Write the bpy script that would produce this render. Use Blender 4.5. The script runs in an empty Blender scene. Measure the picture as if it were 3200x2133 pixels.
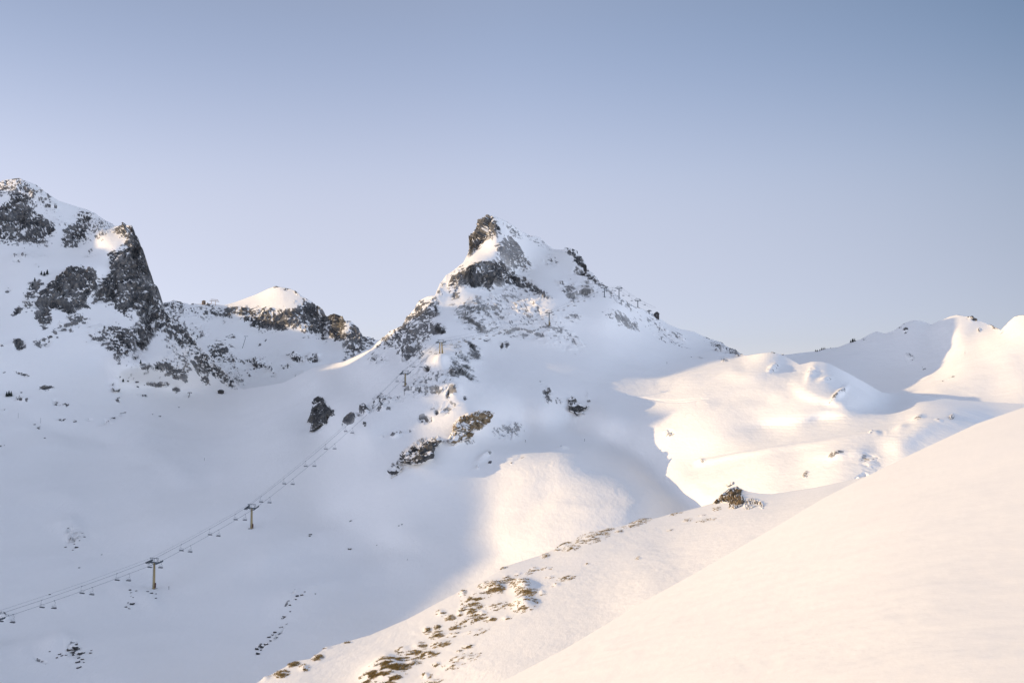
import bpy, math, random
import numpy as np
R = math.radians
random.seed(5)
# ------------------------------------------------------------------ camera, sky, sun, exposure
F = 3111.0; PITCH = R(3.0)
scene = bpy.context.scene
cd = bpy.data.cameras.new("camera"); cd.sensor_width = 36.0; cd.lens = 35.0
cd.clip_start = 0.1; cd.clip_end = 20000
cam = bpy.data.objects.new("camera", cd); scene.collection.objects.link(cam)
cam.location = (0, 0, 0); cam.rotation_euler = (R(90) + PITCH, 0, 0)
scene.camera = cam
SUN_T = 0.222; SUN_EL = math.atan(SUN_T)
SKY_GAIN = 0.585; SKY_TINT = (0.98, 0.98, 1.10)   # gain of the clear sky and its colour balance
world = bpy.data.worlds.new("World"); scene.world = world; world.use_nodes = True
wn = world.node_tree.nodes; wl = world.node_tree.links; wn.clear()
wo = wn.new("ShaderNodeOutputWorld"); bg = wn.new("ShaderNodeBackground"); sky = wn.new("ShaderNodeTexSky")
sky.sky_type = 'NISHITA'; sky.sun_disc = False; sky.sun_elevation = SUN_EL; sky.sun_rotation = R(-90)
sky.altitude = 2200; sky.air_density = 1.0; sky.dust_density = 1.2; sky.ozone_density = 2.0
hs = wn.new("ShaderNodeHueSaturation"); hs.inputs["Saturation"].default_value = 0.62
wl.new(sky.outputs[0], hs.inputs["Color"])
# sky gain: darker to the right, unseen sky brightened to fill the shade
tcw = wn.new("ShaderNodeTexCoord"); sx = wn.new("ShaderNodeSeparateXYZ"); wl.new(tcw.outputs["Generated"], sx.inputs[0])
def wmath(op, a, b=None, c=None):
    n = wn.new("ShaderNodeMath"); n.operation = op
    for k, q in enumerate((a, b, c)):
        if q is None: continue
        if isinstance(q, (int, float)): n.inputs[k].default_value = q
        else: wl.new(q, n.inputs[k])
    return n.outputs[0]
xr_ = wmath('MAXIMUM', wmath('ADD', sx.outputs[0], 0.08), 0.0); zr_ = wmath('MINIMUM', wmath('MAXIMUM', sx.outputs[2], 0.0), 0.45)
xl_ = wmath('MAXIMUM', wmath('MULTIPLY', sx.outputs[0], -1.0), 0.0)
right_ = wmath('MULTIPLY', wmath('MULTIPLY', xr_, xr_), wmath('MULTIPLY_ADD', zr_, 0.8, 0.62))
g0 = wmath('SUBTRACT', SKY_GAIN, wmath('ADD', right_, wmath('MULTIPLY', zr_, wmath('MULTIPLY', xl_, 0.75))))
sun_side_fill = wn.new("ShaderNodeMapRange"); sun_side_fill.interpolation_type = 'SMOOTHSTEP'; wl.new(sx.outputs[0], sun_side_fill.inputs["Value"])
sun_side_fill.inputs["From Min"].default_value = -0.55; sun_side_fill.inputs["From Max"].default_value = -0.95
sun_side_fill.inputs["To Min"].default_value = 0.0; sun_side_fill.inputs["To Max"].default_value = 0.08
def wramp(src, a, b, top):
    n = wn.new("ShaderNodeMapRange"); n.interpolation_type = 'SMOOTHSTEP'; wl.new(src, n.inputs["Value"])
    n.inputs["From Min"].default_value = a; n.inputs["From Max"].default_value = b; n.inputs["To Min"].default_value = 0; n.inputs["To Max"].default_value = top
    return n.outputs[0]
g1 = wmath('MAXIMUM', wmath('ADD', g0, sun_side_fill.outputs[0]), 0.22)
g1 = wmath('ADD', g1, wmath('ADD', wramp(sx.outputs[1], 0.5, -0.3, 0.44), wmath('ADD', wramp(sx.outputs[2], 0.42, 0.8, 0.16), wramp(sx.outputs[0], 0.6, 0.95, 0.95))))  # added fill for shaded snow: brighter sky behind camera, overhead and far right
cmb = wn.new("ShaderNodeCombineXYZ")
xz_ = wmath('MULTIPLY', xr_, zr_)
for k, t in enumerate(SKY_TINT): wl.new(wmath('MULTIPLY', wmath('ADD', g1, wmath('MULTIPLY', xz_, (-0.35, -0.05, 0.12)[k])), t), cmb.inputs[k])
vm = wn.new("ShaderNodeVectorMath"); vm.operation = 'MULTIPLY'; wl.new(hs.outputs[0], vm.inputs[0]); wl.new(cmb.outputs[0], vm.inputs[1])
zr2 = wn.new("ShaderNodeValToRGB"); zr2.color_ramp.interpolation = 'B_SPLINE'; el = zr2.color_ramp.elements
for _ in range(3): el.new(0.5)
for k, (p, c) in enumerate([(0.03, (.88, .80, .86)), (0.12, (1.10, .92, .83)), (0.22, (1.46, 1.24, 1.06)), (0.36, (1.03, 1.08, 1.08)), (0.75, (1.36, 1.13, 0.88))]):
    el[k].position = p; el[k].color = tuple(q / 2 for q in c) + (1,)
wl.new(sx.outputs[2], zr2.inputs[0])
vm2 = wn.new("ShaderNodeVectorMath"); vm2.operation = 'MULTIPLY'; wl.new(vm.outputs[0], vm2.inputs[0]); wl.new(zr2.outputs[0], vm2.inputs[1])
vm3 = wn.new("ShaderNodeVectorMath"); vm3.operation = 'SCALE'; vm3.inputs["Scale"].default_value = 2.0; wl.new(vm2.outputs[0], vm3.inputs[0])
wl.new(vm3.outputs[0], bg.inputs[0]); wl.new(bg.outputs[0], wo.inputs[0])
bg.inputs[1].default_value = 0.15
sd = bpy.data.lights.new("sun", 'SUN'); sd.energy = 1.76; sd.angle = R(0.5); sd.color = (1.0, 0.71, 0.37)
sun = bpy.data.objects.new("sun", sd); scene.collection.objects.link(sun)
sun.rotation_euler = (0, -(math.pi / 2 - SUN_EL), 0)   # light arrives from -x
scene.view_settings.view_transform = 'Standard'; scene.view_settings.look = 'None'
scene.view_settings.exposure = 1.19; scene.view_settings.gamma = 1.0
scene.cycles.max_bounces = 6; scene.cycles.diffuse_bounces = 4

# ------------------------------------------------------------------ numeric helpers
CP, SP = math.cos(PITCH), math.sin(PITCH)
def ray(u, v):
    x = (np.asarray(u, float) - 1600.0) / F; z = (1066.5 - np.asarray(v, float)) / F
    return x, CP - z * SP, SP + z * CP
def at(u, v, D):                      # a point D metres ahead, seen at photo pixel (u, v)
    x, y, z = ray(u, v)
    return np.stack([x / y * D, np.ones_like(x) * D, z / y * D], -1)

def hsh(ix, iy, iz, s):
    h = (ix.astype(np.uint32) * np.uint32(374761393) + iy.astype(np.uint32) * np.uint32(668265263)
         + iz.astype(np.uint32) * np.uint32(2246822519) + np.uint32(s * 3266489917 & 0xffffffff))
    h ^= h >> np.uint32(13); h *= np.uint32(1274126177); h ^= h >> np.uint32(16)
    h *= np.uint32(2654435761); h ^= h >> np.uint32(15)
    return h.astype(np.float32) * np.float32(1 / 4294967296.0)
def vnoise(P, s=0):
    Pf = np.floor(P); f = (P - Pf).astype(np.float32); i = Pf.astype(np.int64)
    f = f * f * (3 - 2 * f); r = 0
    for a in (0, 1):
        wa = f[..., 0] if a else 1 - f[..., 0]
        for b in (0, 1):
            wb = wa * (f[..., 1] if b else 1 - f[..., 1])
            for c in (0, 1):
                r = r + wb * (f[..., 2] if c else 1 - f[..., 2]) * hsh(i[..., 0] + a, i[..., 1] + b, i[..., 2] + c, s)
    return r * 2 - 1
def fbm(P, octs=4, s=0, gain=0.5):
    r = 0; a = 1.0; t = 0
    for o in range(octs):
        r = r + a * vnoise(P * 2.03 ** o + o * 17.3, s + o); t += a; a *= gain
    return r / t
def facets(P, s=0):                   # angular rock: each cell is a randomly tilted plane
    i0 = np.floor(P).astype(np.int64); best = np.full(P.shape[:-1], 1e9, np.float32); val = np.zeros_like(best)
    for a in (-1, 0, 1):
        for b in (-1, 0, 1):
            for c in (-1, 0, 1):
                ii = i0 + np.array([a, b, c])
                h = [hsh(ii[..., 0], ii[..., 1], ii[..., 2], s + k) for k in range(7)]
                d = [P[..., k] - (ii[..., k] + h[k]) for k in range(3)]
                q = (d[0] ** 2 + d[1] ** 2 + d[2] ** 2).astype(np.float32)
                v = (d[0] * (h[3] - .5) + d[1] * (h[4] - .5) + d[2] * (h[5] - .5)) * 1.8 + h[6] - .5
                m = q < best; best = np.where(m, q, best); val = np.where(m, v, val)
    return val
def sstep(a, b, x):
    t = np.clip((x - a) / (b - a), 0, 1); return t * t * (3 - 2 * t)
def polysd(pts, U, V):                # signed distance to a polygon, + inside
    p = np.array(pts, float); n = len(p); d = np.full(U.shape, 1e9); ins = np.zeros(U.shape, bool)
    for k in range(n):
        x0, y0 = p[k]; x1, y1 = p[(k + 1) % n]; ex, ey = x1 - x0, y1 - y0
        t = np.clip(((U - x0) * ex + (V - y0) * ey) / (ex * ex + ey * ey + 1e-9), 0, 1)
        d = np.minimum(d, np.hypot(U - x0 - t * ex, V - y0 - t * ey))
        if ey != 0:
            c = ((y0 > V) != (y1 > V)) & (U < ex * (V - y0) / ey + x0); ins ^= c
    return np.where(ins, d, -d)

class Depth:                          # smooth surface through control lines (u, v, distance)
    def __init__(self, lines, step=16.0, smooth=0.004, eps=0.03, blur=0.0):
        self.eps = eps; self.blur = blur
        pts = []
        for L in lines:
            L = [tuple(map(float, q)) for q in L]
            if len(L) == 1: pts.append(L[0]); continue
            for (a, b) in zip(L[:-1], L[1:]):
                n = max(1, int(math.hypot(a[0] - b[0], a[1] - b[1]) / step))
                for k in range(n):
                    t = k / n
                    pts.append((a[0] + (b[0] - a[0]) * t, a[1] + (b[1] - a[1]) * t, 1 / ((1 - t) / a[2] + t / b[2])))
            pts.append(L[-1])
        p = np.array(pts); key = np.round(p[:, :2] / 2).astype(int)
        _, idx = np.unique(key, axis=0, return_index=True); p = p[idx]
        self.c = p[:, :2] / 1000.0; w = 1.0 / p[:, 2]; self.sc = w.max(); w = w / self.sc
        n = len(p); K = np.hypot(self.c[:, None, 0] - self.c[None, :, 0], self.c[:, None, 1] - self.c[None, :, 1])
        K = self.k(K) + np.eye(n) * smooth
        A = np.zeros((n + 3, n + 3)); A[:n, :n] = K; A[:n, n] = 1; A[:n, n + 1:] = self.c
        A[n, :n] = 1; A[n + 1:, :n] = self.c.T
        s = np.linalg.solve(A, np.concatenate([w, [0, 0, 0]])); self.w = s[:n]; self.a = s[n:]
    def k(self, r): return -np.sqrt(r * r + self.eps ** 2)
    def exact(self, u, v):
        u = np.asarray(u, float) / 1000; v = np.asarray(v, float) / 1000; sh = u.shape; u = u.ravel(); v = v.ravel()
        out = np.empty(u.shape)
        for s in range(0, len(u), 20000):
            uu = u[s:s + 20000]; vv = v[s:s + 20000]
            k = self.k(np.hypot(uu[:, None] - self.c[None, :, 0], vv[:, None] - self.c[None, :, 1]))
            out[s:s + 20000] = k @ self.w + self.a[0] + self.a[1] * uu + self.a[2] * vv
        return (1.0 / np.maximum(out * self.sc, 1 / 4000.0)).reshape(sh)
    def bake(self, u0, u1, v0, v1, st=9.0):
        self.u0, self.v0, self.st = u0, v0, st
        us = np.arange(u0, u1 + 2 * st, st); vs = np.arange(v0, v1 + 2 * st, st)
        U, V = np.meshgrid(us, vs); self.g = 1 / self.exact(U, V)
        if self.blur:
            n = int(3 * self.blur / st) + 1; k = np.exp(-0.5 * (np.arange(-n, n + 1) * st / self.blur) ** 2); k /= k.sum()
            b = np.pad(self.g, n, mode='reflect', reflect_type='odd')
            b = np.apply_along_axis(lambda r: np.convolve(r, k, 'valid'), 1, b); b = np.apply_along_axis(lambda r: np.convolve(r, k, 'valid'), 0, b)
            w = self.keep(U, V) if hasattr(self, 'keep') else 0.0
            if hasattr(self, 'soft'):
                n = int(3 * 48 / st) + 1; k = np.exp(-0.5 * (np.arange(-n, n + 1) * st / 48.0) ** 2); k /= k.sum(); b2 = np.pad(self.g, n, mode='reflect', reflect_type='odd')
                b2 = np.apply_along_axis(lambda r: np.convolve(r, k, 'valid'), 1, b2); b2 = np.apply_along_axis(lambda r: np.convolve(r, k, 'valid'), 0, b2); q = self.soft(U, V); b = b * (1 - q) + b2 * q
            self.g = self.g * w + b * (1 - w)
        return self
    def __call__(self, u, v):
        x = np.clip((np.asarray(u, float) - self.u0) / self.st, 0, self.g.shape[1] - 1.001)
        y = np.clip((np.asarray(v, float) - self.v0) / self.st, 0, self.g.shape[0] - 1.001)
        i = x.astype(int); j = y.astype(int); a = x - i; b = y - j; g = self.g
        return 1 / ((g[j, i] * (1 - a) + g[j, i + 1] * a) * (1 - b) + (g[j + 1, i] * (1 - a) + g[j + 1, i + 1] * a) * b)

def gnormals(P):                      # vertex normals of a grid, facing the viewer side
    du = np.gradient(P, axis=1); dv = np.gradient(P, axis=0)
    n = np.cross(dv, du); l = np.linalg.norm(n, axis=-1, keepdims=True); return n / np.maximum(l, 1e-9)

def cov(masks, U, V, P):              # rock coverage 0..1 from outlines, with ragged edges
    w1 = fbm(P / 12.0, 4, 91, .6) * 24; w2 = fbm(P / 12.0 + 50, 4, 92, .6) * 24
    Uw = U + w1; Vw = V + w2; c = np.zeros(U.shape, np.float32); am = np.full(U.shape, 0.12, np.float32)
    for m in masks:
        if len(m) == 2:
            pts, d = m; a = np.array(pts, float)
            box = (a[:, 0].min() - 25, a[:, 0].max() + 25, a[:, 1].min() - 25, a[:, 1].max() + 25)
            s = (Uw > box[0]) & (Uw < box[1]) & (Vw > box[2]) & (Vw < box[3])
            if s.any():
                e = sstep(-13, 13, polysd(pts, Uw[s], Vw[s])); c[s] = np.maximum(c[s], d * e); am[s] = np.maximum(am[s], sstep(-5, 30, polysd(pts, Uw[s], Vw[s])) * .5 + .5 * e)
        else:
            u, v, ru, rv, d = m[:5]; an = R(m[5]) if len(m) > 5 else 0
            k = 0.45; Um = U + w1 * k; Vm = V + w2 * k
            s = (abs(Um - u) < 2 * max(ru, rv) + 9) & (abs(Vm - v) < 2 * max(ru, rv) + 9)
            if not s.any(): continue
            x = Um[s] - u; y = Vm[s] - v; xr = x * math.cos(an) + y * math.sin(an); yr = -x * math.sin(an) + y * math.cos(an)
            r = np.sqrt((xr / ru) ** 2 + (yr / rv) ** 2)
            c[s] = np.maximum(c[s], d * (1 - sstep(0.35, 1.4, r))); am[s] = np.maximum(am[s], min(1.0, min(ru, rv) / 22.0) * (r < 1.4))
    return c, am

C = scene.collection
def link(o, parent=None):
    C.objects.link(o)
    if parent is not None: o.parent = parent
    return o
def gridmesh(name, P, attrs, mat, sel=None):
    """a grid of points as one mesh; sel = boolean per face"""
    n, m = P.shape[:2]; idx = np.arange(n * m).reshape(n, m)
    q = np.stack([idx[:-1, :-1], idx[1:, :-1], idx[1:, 1:], idx[:-1, 1:]], -1).reshape(-1, 4)
    if sel is not None: q = q[sel.ravel()]
    used = np.zeros(n * m, bool); used[q.ravel()] = True
    remap = np.cumsum(used) - 1; q = remap[q]; co = P.reshape(-1, 3)[used]
    me = bpy.data.meshes.new(name); me.vertices.add(len(co)); me.vertices.foreach_set("co", co.astype(np.float32).ravel())
    me.loops.add(q.size); me.loops.foreach_set("vertex_index", q.astype(np.int32).ravel())
    me.polygons.add(len(q)); me.polygons.foreach_set("loop_start", np.arange(0, q.size, 4, dtype=np.int32))
    me.polygons.foreach_set("use_smooth", np.ones(len(q), bool))
    for k, a in attrs.items():
        at_ = me.attributes.new(k, 'FLOAT', 'POINT'); at_.data.foreach_set("value", a.ravel()[used].astype(np.float32))
    me.update(calc_edges=True); me.materials.append(mat)
    return link(bpy.data.objects.new(name, me))
def polymesh(name, verts, faces, mat, parent=None, smooth=False):
    me = bpy.data.meshes.new(name); me.from_pydata([tuple(map(float, v)) for v in verts], [], faces)
    if smooth: me.polygons.foreach_set("use_smooth", [True] * len(faces))
    me.update(); me.materials.append(mat)
    return link(bpy.data.objects.new(name, me), parent)
def tag(o, label=None, cat=None, group=None, kind=None):
    if label: o["label"] = label
    if cat: o["category"] = cat
    if group: o["group"] = group
    if kind: o["kind"] = kind
    return o

# ------------------------------------------------------------------ materials
def newmat(name):
    m = bpy.data.materials.new(name); m.use_nodes = True; nt = m.node_tree
    return m, nt, nt.nodes["Principled BSDF"]
def noise_node(nt, scale, detail=4, rough=0.55, vec=None):
    n = nt.nodes.new("ShaderNodeTexNoise"); n.inputs["Scale"].default_value = scale
    n.inputs["Detail"].default_value = detail; n.inputs["Roughness"].default_value = rough
    if vec is not None: nt.links.new(vec, n.inputs["Vector"])
    return n
def ramp(nt, src, stops):
    r = nt.nodes.new("ShaderNodeValToRGB"); e = r.color_ramp.elements
    while len(e) < len(stops): e.new(0.5)
    for k, (p, c) in enumerate(stops): e[k].position = p; e[k].color = tuple(c) + (1,)
    nt.links.new(src, r.inputs[0]); return r
def terrain_mat(name, fine=0.35, rockcols=((0.022, 0.026, 0.031), (0.078, 0.080, 0.084), (0.25, 0.215, 0.175)), ripple=(0.5, 0.22), streak=0.25):
    m, nt, bs = newmat(name); L = nt.links
    geo = nt.nodes.new("ShaderNodeNewGeometry"); pos = geo.outputs["Position"]
    at_ = nt.nodes.new("ShaderNodeAttribute"); at_.attribute_name = "rock"
    n1 = noise_node(nt, fine, 5, 0.6, pos)
    ma = nt.nodes.new("ShaderNodeMath"); ma.operation = 'MULTIPLY_ADD'; ma.inputs[1].default_value = 0.9; ma.inputs[2].default_value = -0.45
    L.new(n1.outputs[0], ma.inputs[0])
    ad = nt.nodes.new("ShaderNodeMath"); ad.operation = 'ADD'; L.new(ma.outputs[0], ad.inputs[0]); L.new(at_.outputs["Fac"], ad.inputs[1])
    mk = nt.nodes.new("ShaderNodeMapRange"); mk.interpolation_type = 'SMOOTHSTEP'
    mk.inputs["From Min"].default_value = 0.40; mk.inputs["From Max"].default_value = 0.62; L.new(ad.outputs[0], mk.inputs["Value"])
    av = nt.nodes.new("ShaderNodeAttribute"); av.attribute_name = "veil"
    mv = nt.nodes.new("ShaderNodeMath"); mv.operation = 'SUBTRACT'; mv.inputs[0].default_value = 1.0; L.new(av.outputs["Fac"], mv.inputs[1])
    mm = nt.nodes.new("ShaderNodeMath"); mm.operation = 'MULTIPLY'; L.new(mk.outputs[0], mm.inputs[0]); L.new(mv.outputs[0], mm.inputs[1]); mk = mm
    n2 = noise_node(nt, fine * 0.6, 10, 0.72, pos)
    rc = ramp(nt, n2.outputs[0], [(0.36, rockcols[0]), (0.5, rockcols[1]), (0.66, rockcols[2])])
    sn = noise_node(nt, 0.02, 3, 0.5, pos)
    sc = ramp(nt, sn.outputs[0], [(0.3, (0.89, 0.875, 0.84)), (0.7, (0.91, 0.895, 0.865))])
    mx = nt.nodes.new("ShaderNodeMix"); mx.data_type = 'RGBA'
    L.new(mk.outputs[0], mx.inputs["Factor"]); L.new(sc.outputs[0], mx.inputs["A"]); L.new(rc.outputs[0], mx.inputs["B"])
    L.new(mx.outputs["Result"], bs.inputs["Base Color"]); bs.inputs["Roughness"].default_value = 0.75
    bs.inputs["Specular IOR Level"].default_value = 0.15
    # wind texture on the snow, coarse grain on the rock
    mp = nt.nodes.new("ShaderNodeMapping"); mp.inputs["Scale"].default_value = (1, 0.35, 1.6); L.new(pos, mp.inputs["Vector"])
    r1 = noise_node(nt, ripple[0], 6, 0.62, mp.outputs[0])
    b1 = nt.nodes.new("ShaderNodeBump"); b1.inputs["Strength"].default_value = 1.0; b1.inputs["Distance"].default_value = ripple[1]
    L.new(r1.outputs[0], b1.inputs["Height"])
    rb = nt.nodes.new("ShaderNodeMath"); rb.operation = 'MULTIPLY'; L.new(n2.outputs[0], rb.inputs[0]); L.new(mk.outputs[0], rb.inputs[1])
    b2 = nt.nodes.new("ShaderNodeBump"); b2.inputs["Strength"].default_value = 1.0; b2.inputs["Distance"].default_value = 2.0 * min(1.0, 0.35 / fine)
    L.new(rb.outputs[0], b2.inputs["Height"]); L.new(b1.outputs[0], b2.inputs["Normal"]); L.new(b2.outputs[0], bs.inputs["Normal"])
    return m
def plain(name, col, rough=0.6, metal=0.0, var=0.25, scale=3.0):
    m, nt, bs = newmat(name); tc = nt.nodes.new("ShaderNodeTexCoord")
    n = noise_node(nt, scale, 5, 0.6, tc.outputs["Object"])
    r = ramp(nt, n.outputs[0], [(0.3, [c * (1 - var) for c in col]), (0.7, [min(1, c * (1 + var)) for c in col])])
    nt.links.new(r.outputs[0], bs.inputs["Base Color"]); bs.inputs["Roughness"].default_value = rough; bs.inputs["Metallic"].default_value = metal
    return m
M_terr = terrain_mat("snow_and_rock", fine=0.6)
M_near = terrain_mat("snow_near", fine=2.2, rockcols=((0.08, 0.06, 0.03), (0.20, 0.145, 0.07), (0.36, 0.28, 0.16)), ripple=(1.3, 0.08))
M_front = terrain_mat("snow_front", fine=1.0, ripple=(0.9, 0.028))

# ------------------------------------------------------------------ terrain data (photo pixel u, v, distance m)
CREST = [(-400,800),(-200,660),(0,570),(20,561),(61,554),(75,563),(112,577),(143,602),(184,628),(238,645),(272,655),(306,673),(333,689),(361,706),(391,706),(406,704),(415,714),(423,738),(432,765),(446,792),(455,813),(465,854),(474,884),(483,905),(486,922),(503,942),(524,973),(551,997),(561,1010),(595,1044),(629,1085),(680,1136),(714,1170),(751,1214),(760,1217),(890,1194),(972,1150),(1006,1140),(1074,1130),(1162,1089),(1180,1068),(1190,1062),(1210,1038),(1241,1024),(1258,1017),(1268,994),(1295,966),(1309,939),(1336,926),(1360,922),(1366,905),(1376,885),(1394,861),(1411,849),(1421,841),(1448,820),(1462,793),(1471,766),(1479,745),(1492,722),(1506,691),(1516,677),(1537,673),(1554,679),(1584,693),(1608,708),(1628,722),(1652,733),(1686,742),(1703,757),(1727,778),(1758,781),(1775,776),(1798,786),(1815,801),(1832,827),(1843,844),(1863,864),(1884,890),(1904,905),(1938,929),(1972,950),(1996,961),(2040,980),(2060,994),(2091,1014),(2125,1028),(2169,1036),(2193,1048),(2244,1069),(2285,1089),(2329,1111),(2380,1103),(2410,1100),(2448,1109),(2499,1139),(2516,1135),(2536,1130),(2570,1130),(2590,1135),(2650,1165),(2706,1196),(2757,1226),(2869,1233),(3000,1250),(3200,1262),(3700,1270)]
HZ = [
 [(-400,800,1150),(0,570,1130),(61,554,1120),(143,602,1110),(238,645,1110),(306,673,1090),(361,706,1060),(391,706,1020),(406,704,1000),(423,738,985),(459,813,960),(486,922,950),(524,973,950),(578,1027,945),(680,1136,930),(751,1216,895),(890,1194,860),(972,1150,850),(1074,1130,830),(1162,1089,800),(1190,1062,775),(1258,1017,762),(1309,939,758),(1360,922,752),(1374,885,785),(1411,849,805),(1448,820,830),(1478,745,900),(1506,691,902),(1537,673,882),(1584,693,900),(1628,722,925),(1686,742,950),(1727,778,930),(1775,776,900),(1815,801,890),(1843,844,855),(1884,890,830),(1938,929,812),(1996,961,850),(2060,994,890),(2169,1036,900),(2285,1089,890),(2329,1111,860)],
 [(406,704,1000),(380,800,950),(370,900,925),(395,1000,885),(430,1080,860)],
 [(330,745,985),(345,765,965),(385,772,950)],[(300,775,985)],[(270,820,925),(220,840,905),(200,950,880),(215,985,860)],
 [(190,735,1010),(220,800,960)],[(100,800,935)],[(60,900,880)],[(20,1000,840)],[(-200,1000,860)],[(31,640,1090),(50,740,1010),(140,760,1005)],[(60,600,1100)],
 [(272,672,1085),(240,770,1020)],[(305,900,915),(295,960,885)],
 [(-300,1120,790),(0,1110,795),(150,1125,800),(300,1160,810),(450,1210,832),(600,1232,865),(700,1228,885)],
 [(350,1205,795),(362,1185,795),(430,1140,800),(520,1140,825),(570,1180,835)],
 [(-300,2133,250),(0,2133,250),(0,2010,300),(0,1850,370),(0,1700,450),(0,1550,550),(0,1400,660),(0,1300,730),(0,1200,772)],
 [(-300,1550,560)],[(-300,1850,370)],
 [(482,1840,360)],[(400,2000,290)],[(400,2133,245)],[(787,1652,407)],[(700,1850,335)],[(800,2000,285)],[(700,2250,225)],
 [(500,1600,470)],[(500,1450,600)],[(470,1300,740)],[(700,1400,640)],[(750,1280,800)],[(300,1400,665)],[(250,1700,440)],
 [(965,1160,815),(1006,1153,808),(1074,1144,795),(1135,1108,782)],[(1080,1200,740)],
 [(1360,922,752),(1365,960,737),(1350,1000,700),(1380,1050,655),(1378,1080,645),(1376,1093,618),(1375,1101,575),(1375,1105,546),(1345,1135,535),(1340,1150,532)],
 [(1345,1135,535),(1390,1165,512),(1425,1205,489),(1405,1245,480)],[(1265,1210,513)],[(1190,1270,492),(1095,1330,475)],[(1300,1290,478)],[(1250,1310,474)],[(1200,1340,467)],[(1300,1330,466)],
 [(1200,1150,640)],[(1130,1200,690)],[(1000,1250,690)],[(1050,1350,560)],[(900,1350,600)],[(900,1500,480)],[(1000,1600,430)],[(1100,1713,375)],
 [(1000,1850,325)],[(1000,2000,280)],[(1300,1900,300)],[(1200,1750,360)],[(1250,1100,720)],
 # summit
 [(1537,673,882),(1553,700,870),(1550,730,850),(1550,765,832),(1562,803,818)],[(1562,803,818),(1500,815,800),(1450,842,787),(1415,880,775),(1385,935,752)],
 [(1500,780,850)],[(1430,855,795),(1400,895,775)],
 [(1562,812,812),(1500,826,794),(1452,850,781)],[(1410,920,762),(1440,900,764),(1485,900,771),(1532,905,782)],
 [(1620,850,858)],[(1600,920,782)],[(1700,900,812)],[(1620,950,758)],[(1700,800,895)],[(1780,850,865)],[(1800,950,768)],[(1880,1000,746)],[(1820,1000,740)],[(1850,935,790)],[(1780,1040,720)],[(1680,1100,668)],[(1650,1060,694)],[(1560,1060,685)],[(1540,1100,650)],[(1500,1150,602)],[(1600,1150,613)],[(1700,1150,623)],[(1850,900,815)],[(1660,850,860),(1730,950,748)],
 [(1470,1150,572)],[(1450,1100,615)],[(1500,1050,676)],[(1500,1000,702)],[(1500,950,735)],[(1560,980,732)],[(1600,1000,718)],[(1600,1100,660)],[(1717,1020,712)],[(1650,1000,726)],[(1750,1100,676)],[(1800,1200,590)],
 [(1888,930,796)],[(1937,935,805)],[(1950,1150,680)],[(2000,1080,760)],[(1850,1050,728)],[(2100,1095,790)],[(2200,1118,780)],[(2280,1122,760)],
 [(1600,1200,560)],[(1700,1270,520)],[(1900,1300,510)],[(1700,1350,508)],[(1850,1392,492)],[(2000,1395,485)],[(2050,1425,472)],
 [(1500,1290,460)],[(1420,1340,445)],[(1330,1400,425)],[(1220,1480,410)],[(1200,1440,430)],[(1100,1500,430)],[(1400,1500,402)],[(1330,1600,382)],[(1300,1700,355)],
 # central dome
 [(1454,1437,425),(1492,1396,440),(1536,1388,450),(1672,1395,460),(1740,1388,465),(1818,1410,455),(1859,1435,440),(1944,1468,425),(2029,1529,385),(2063,1556,372),(2075,1600,355)],
 [(1590,1380,480),(1672,1382,490),(1740,1375,495),(1825,1397,487),(1880,1430,470),(1960,1458,455)],
 [(1600,1450,416)],[(1700,1450,405)],[(1800,1450,398)],[(1650,1550,368)],[(1750,1550,358)],[(1600,1650,342)],[(1560,1720,330)],[(1800,1500,375)],[(1900,1550,350)],[(1850,1600,330)],[(1950,1620,322)],[(1700,1700,314)],
 [(1530,1600,372)],[(1500,1650,360)],[(1400,1700,352)],[(1480,1500,405)],
 [(1975,1470,450),(2060,1530,412),(2130,1570,385),(2182,1590,370)],
 [(2110,1490,408)],[(2200,1535,362)],[(2350,1520,328)],[(2180,1450,425)],[(2450,1530,300)],
 # sunlit hill
 [(1900,1213,600)],[(2000,1183,640),(2100,1160,680),(2265,1130,660),(2329,1115,650),(2380,1103,612),(2410,1100,598),(2448,1109,605),(2500,1138,585),(2536,1130,555),(2590,1135,546),(2650,1165,552),(2706,1196,575),(2757,1226,592),(2869,1233,560),(3000,1250,520),(3200,1262,480),(3700,1272,450)],
 [(2150,1200,548)],[(2100,1250,528)],[(2050,1290,515)],[(2250,1200,520)],[(2400,1180,505)],[(2500,1180,488)],[(2600,1192,470)],[(2660,1212,476)],[(2720,1238,510)],[(2300,1280,464)],[(2400,1280,443)],[(2250,1330,440)],[(2150,1395,446)],
 [(2100,1430,450)],[(2530,1260,422)],[(2620,1265,412)],[(2700,1270,426)],[(2650,1300,404)],[(2500,1330,412)],[(2750,1290,426)],[(2850,1262,480)],
 [(2130,1455,432),(2238,1418,415),(2374,1394,392),(2570,1363,363),(2706,1339,348),(2808,1322,342),(2883,1289,338),(2958,1283,343),(3012,1289,348),(3084,1318,343)],
 [(2374,1385,408),(2570,1353,390),(2706,1329,388),(2808,1311,388),(2883,1278,400),(2958,1272,405),(3030,1280,405),(3100,1306,385)],
 [(2860,1310,326),(2950,1312,335),(3040,1325,341)],[(2850,1345,318),(2950,1350,320),(3060,1348,325)],
 [(2500,1450,330)],[(2400,1500,318)],[(2700,1450,298)],[(2650,1490,283)],[(2750,1380,320)],[(3200,1345,330)],[(3500,1400,310)],
]
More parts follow.
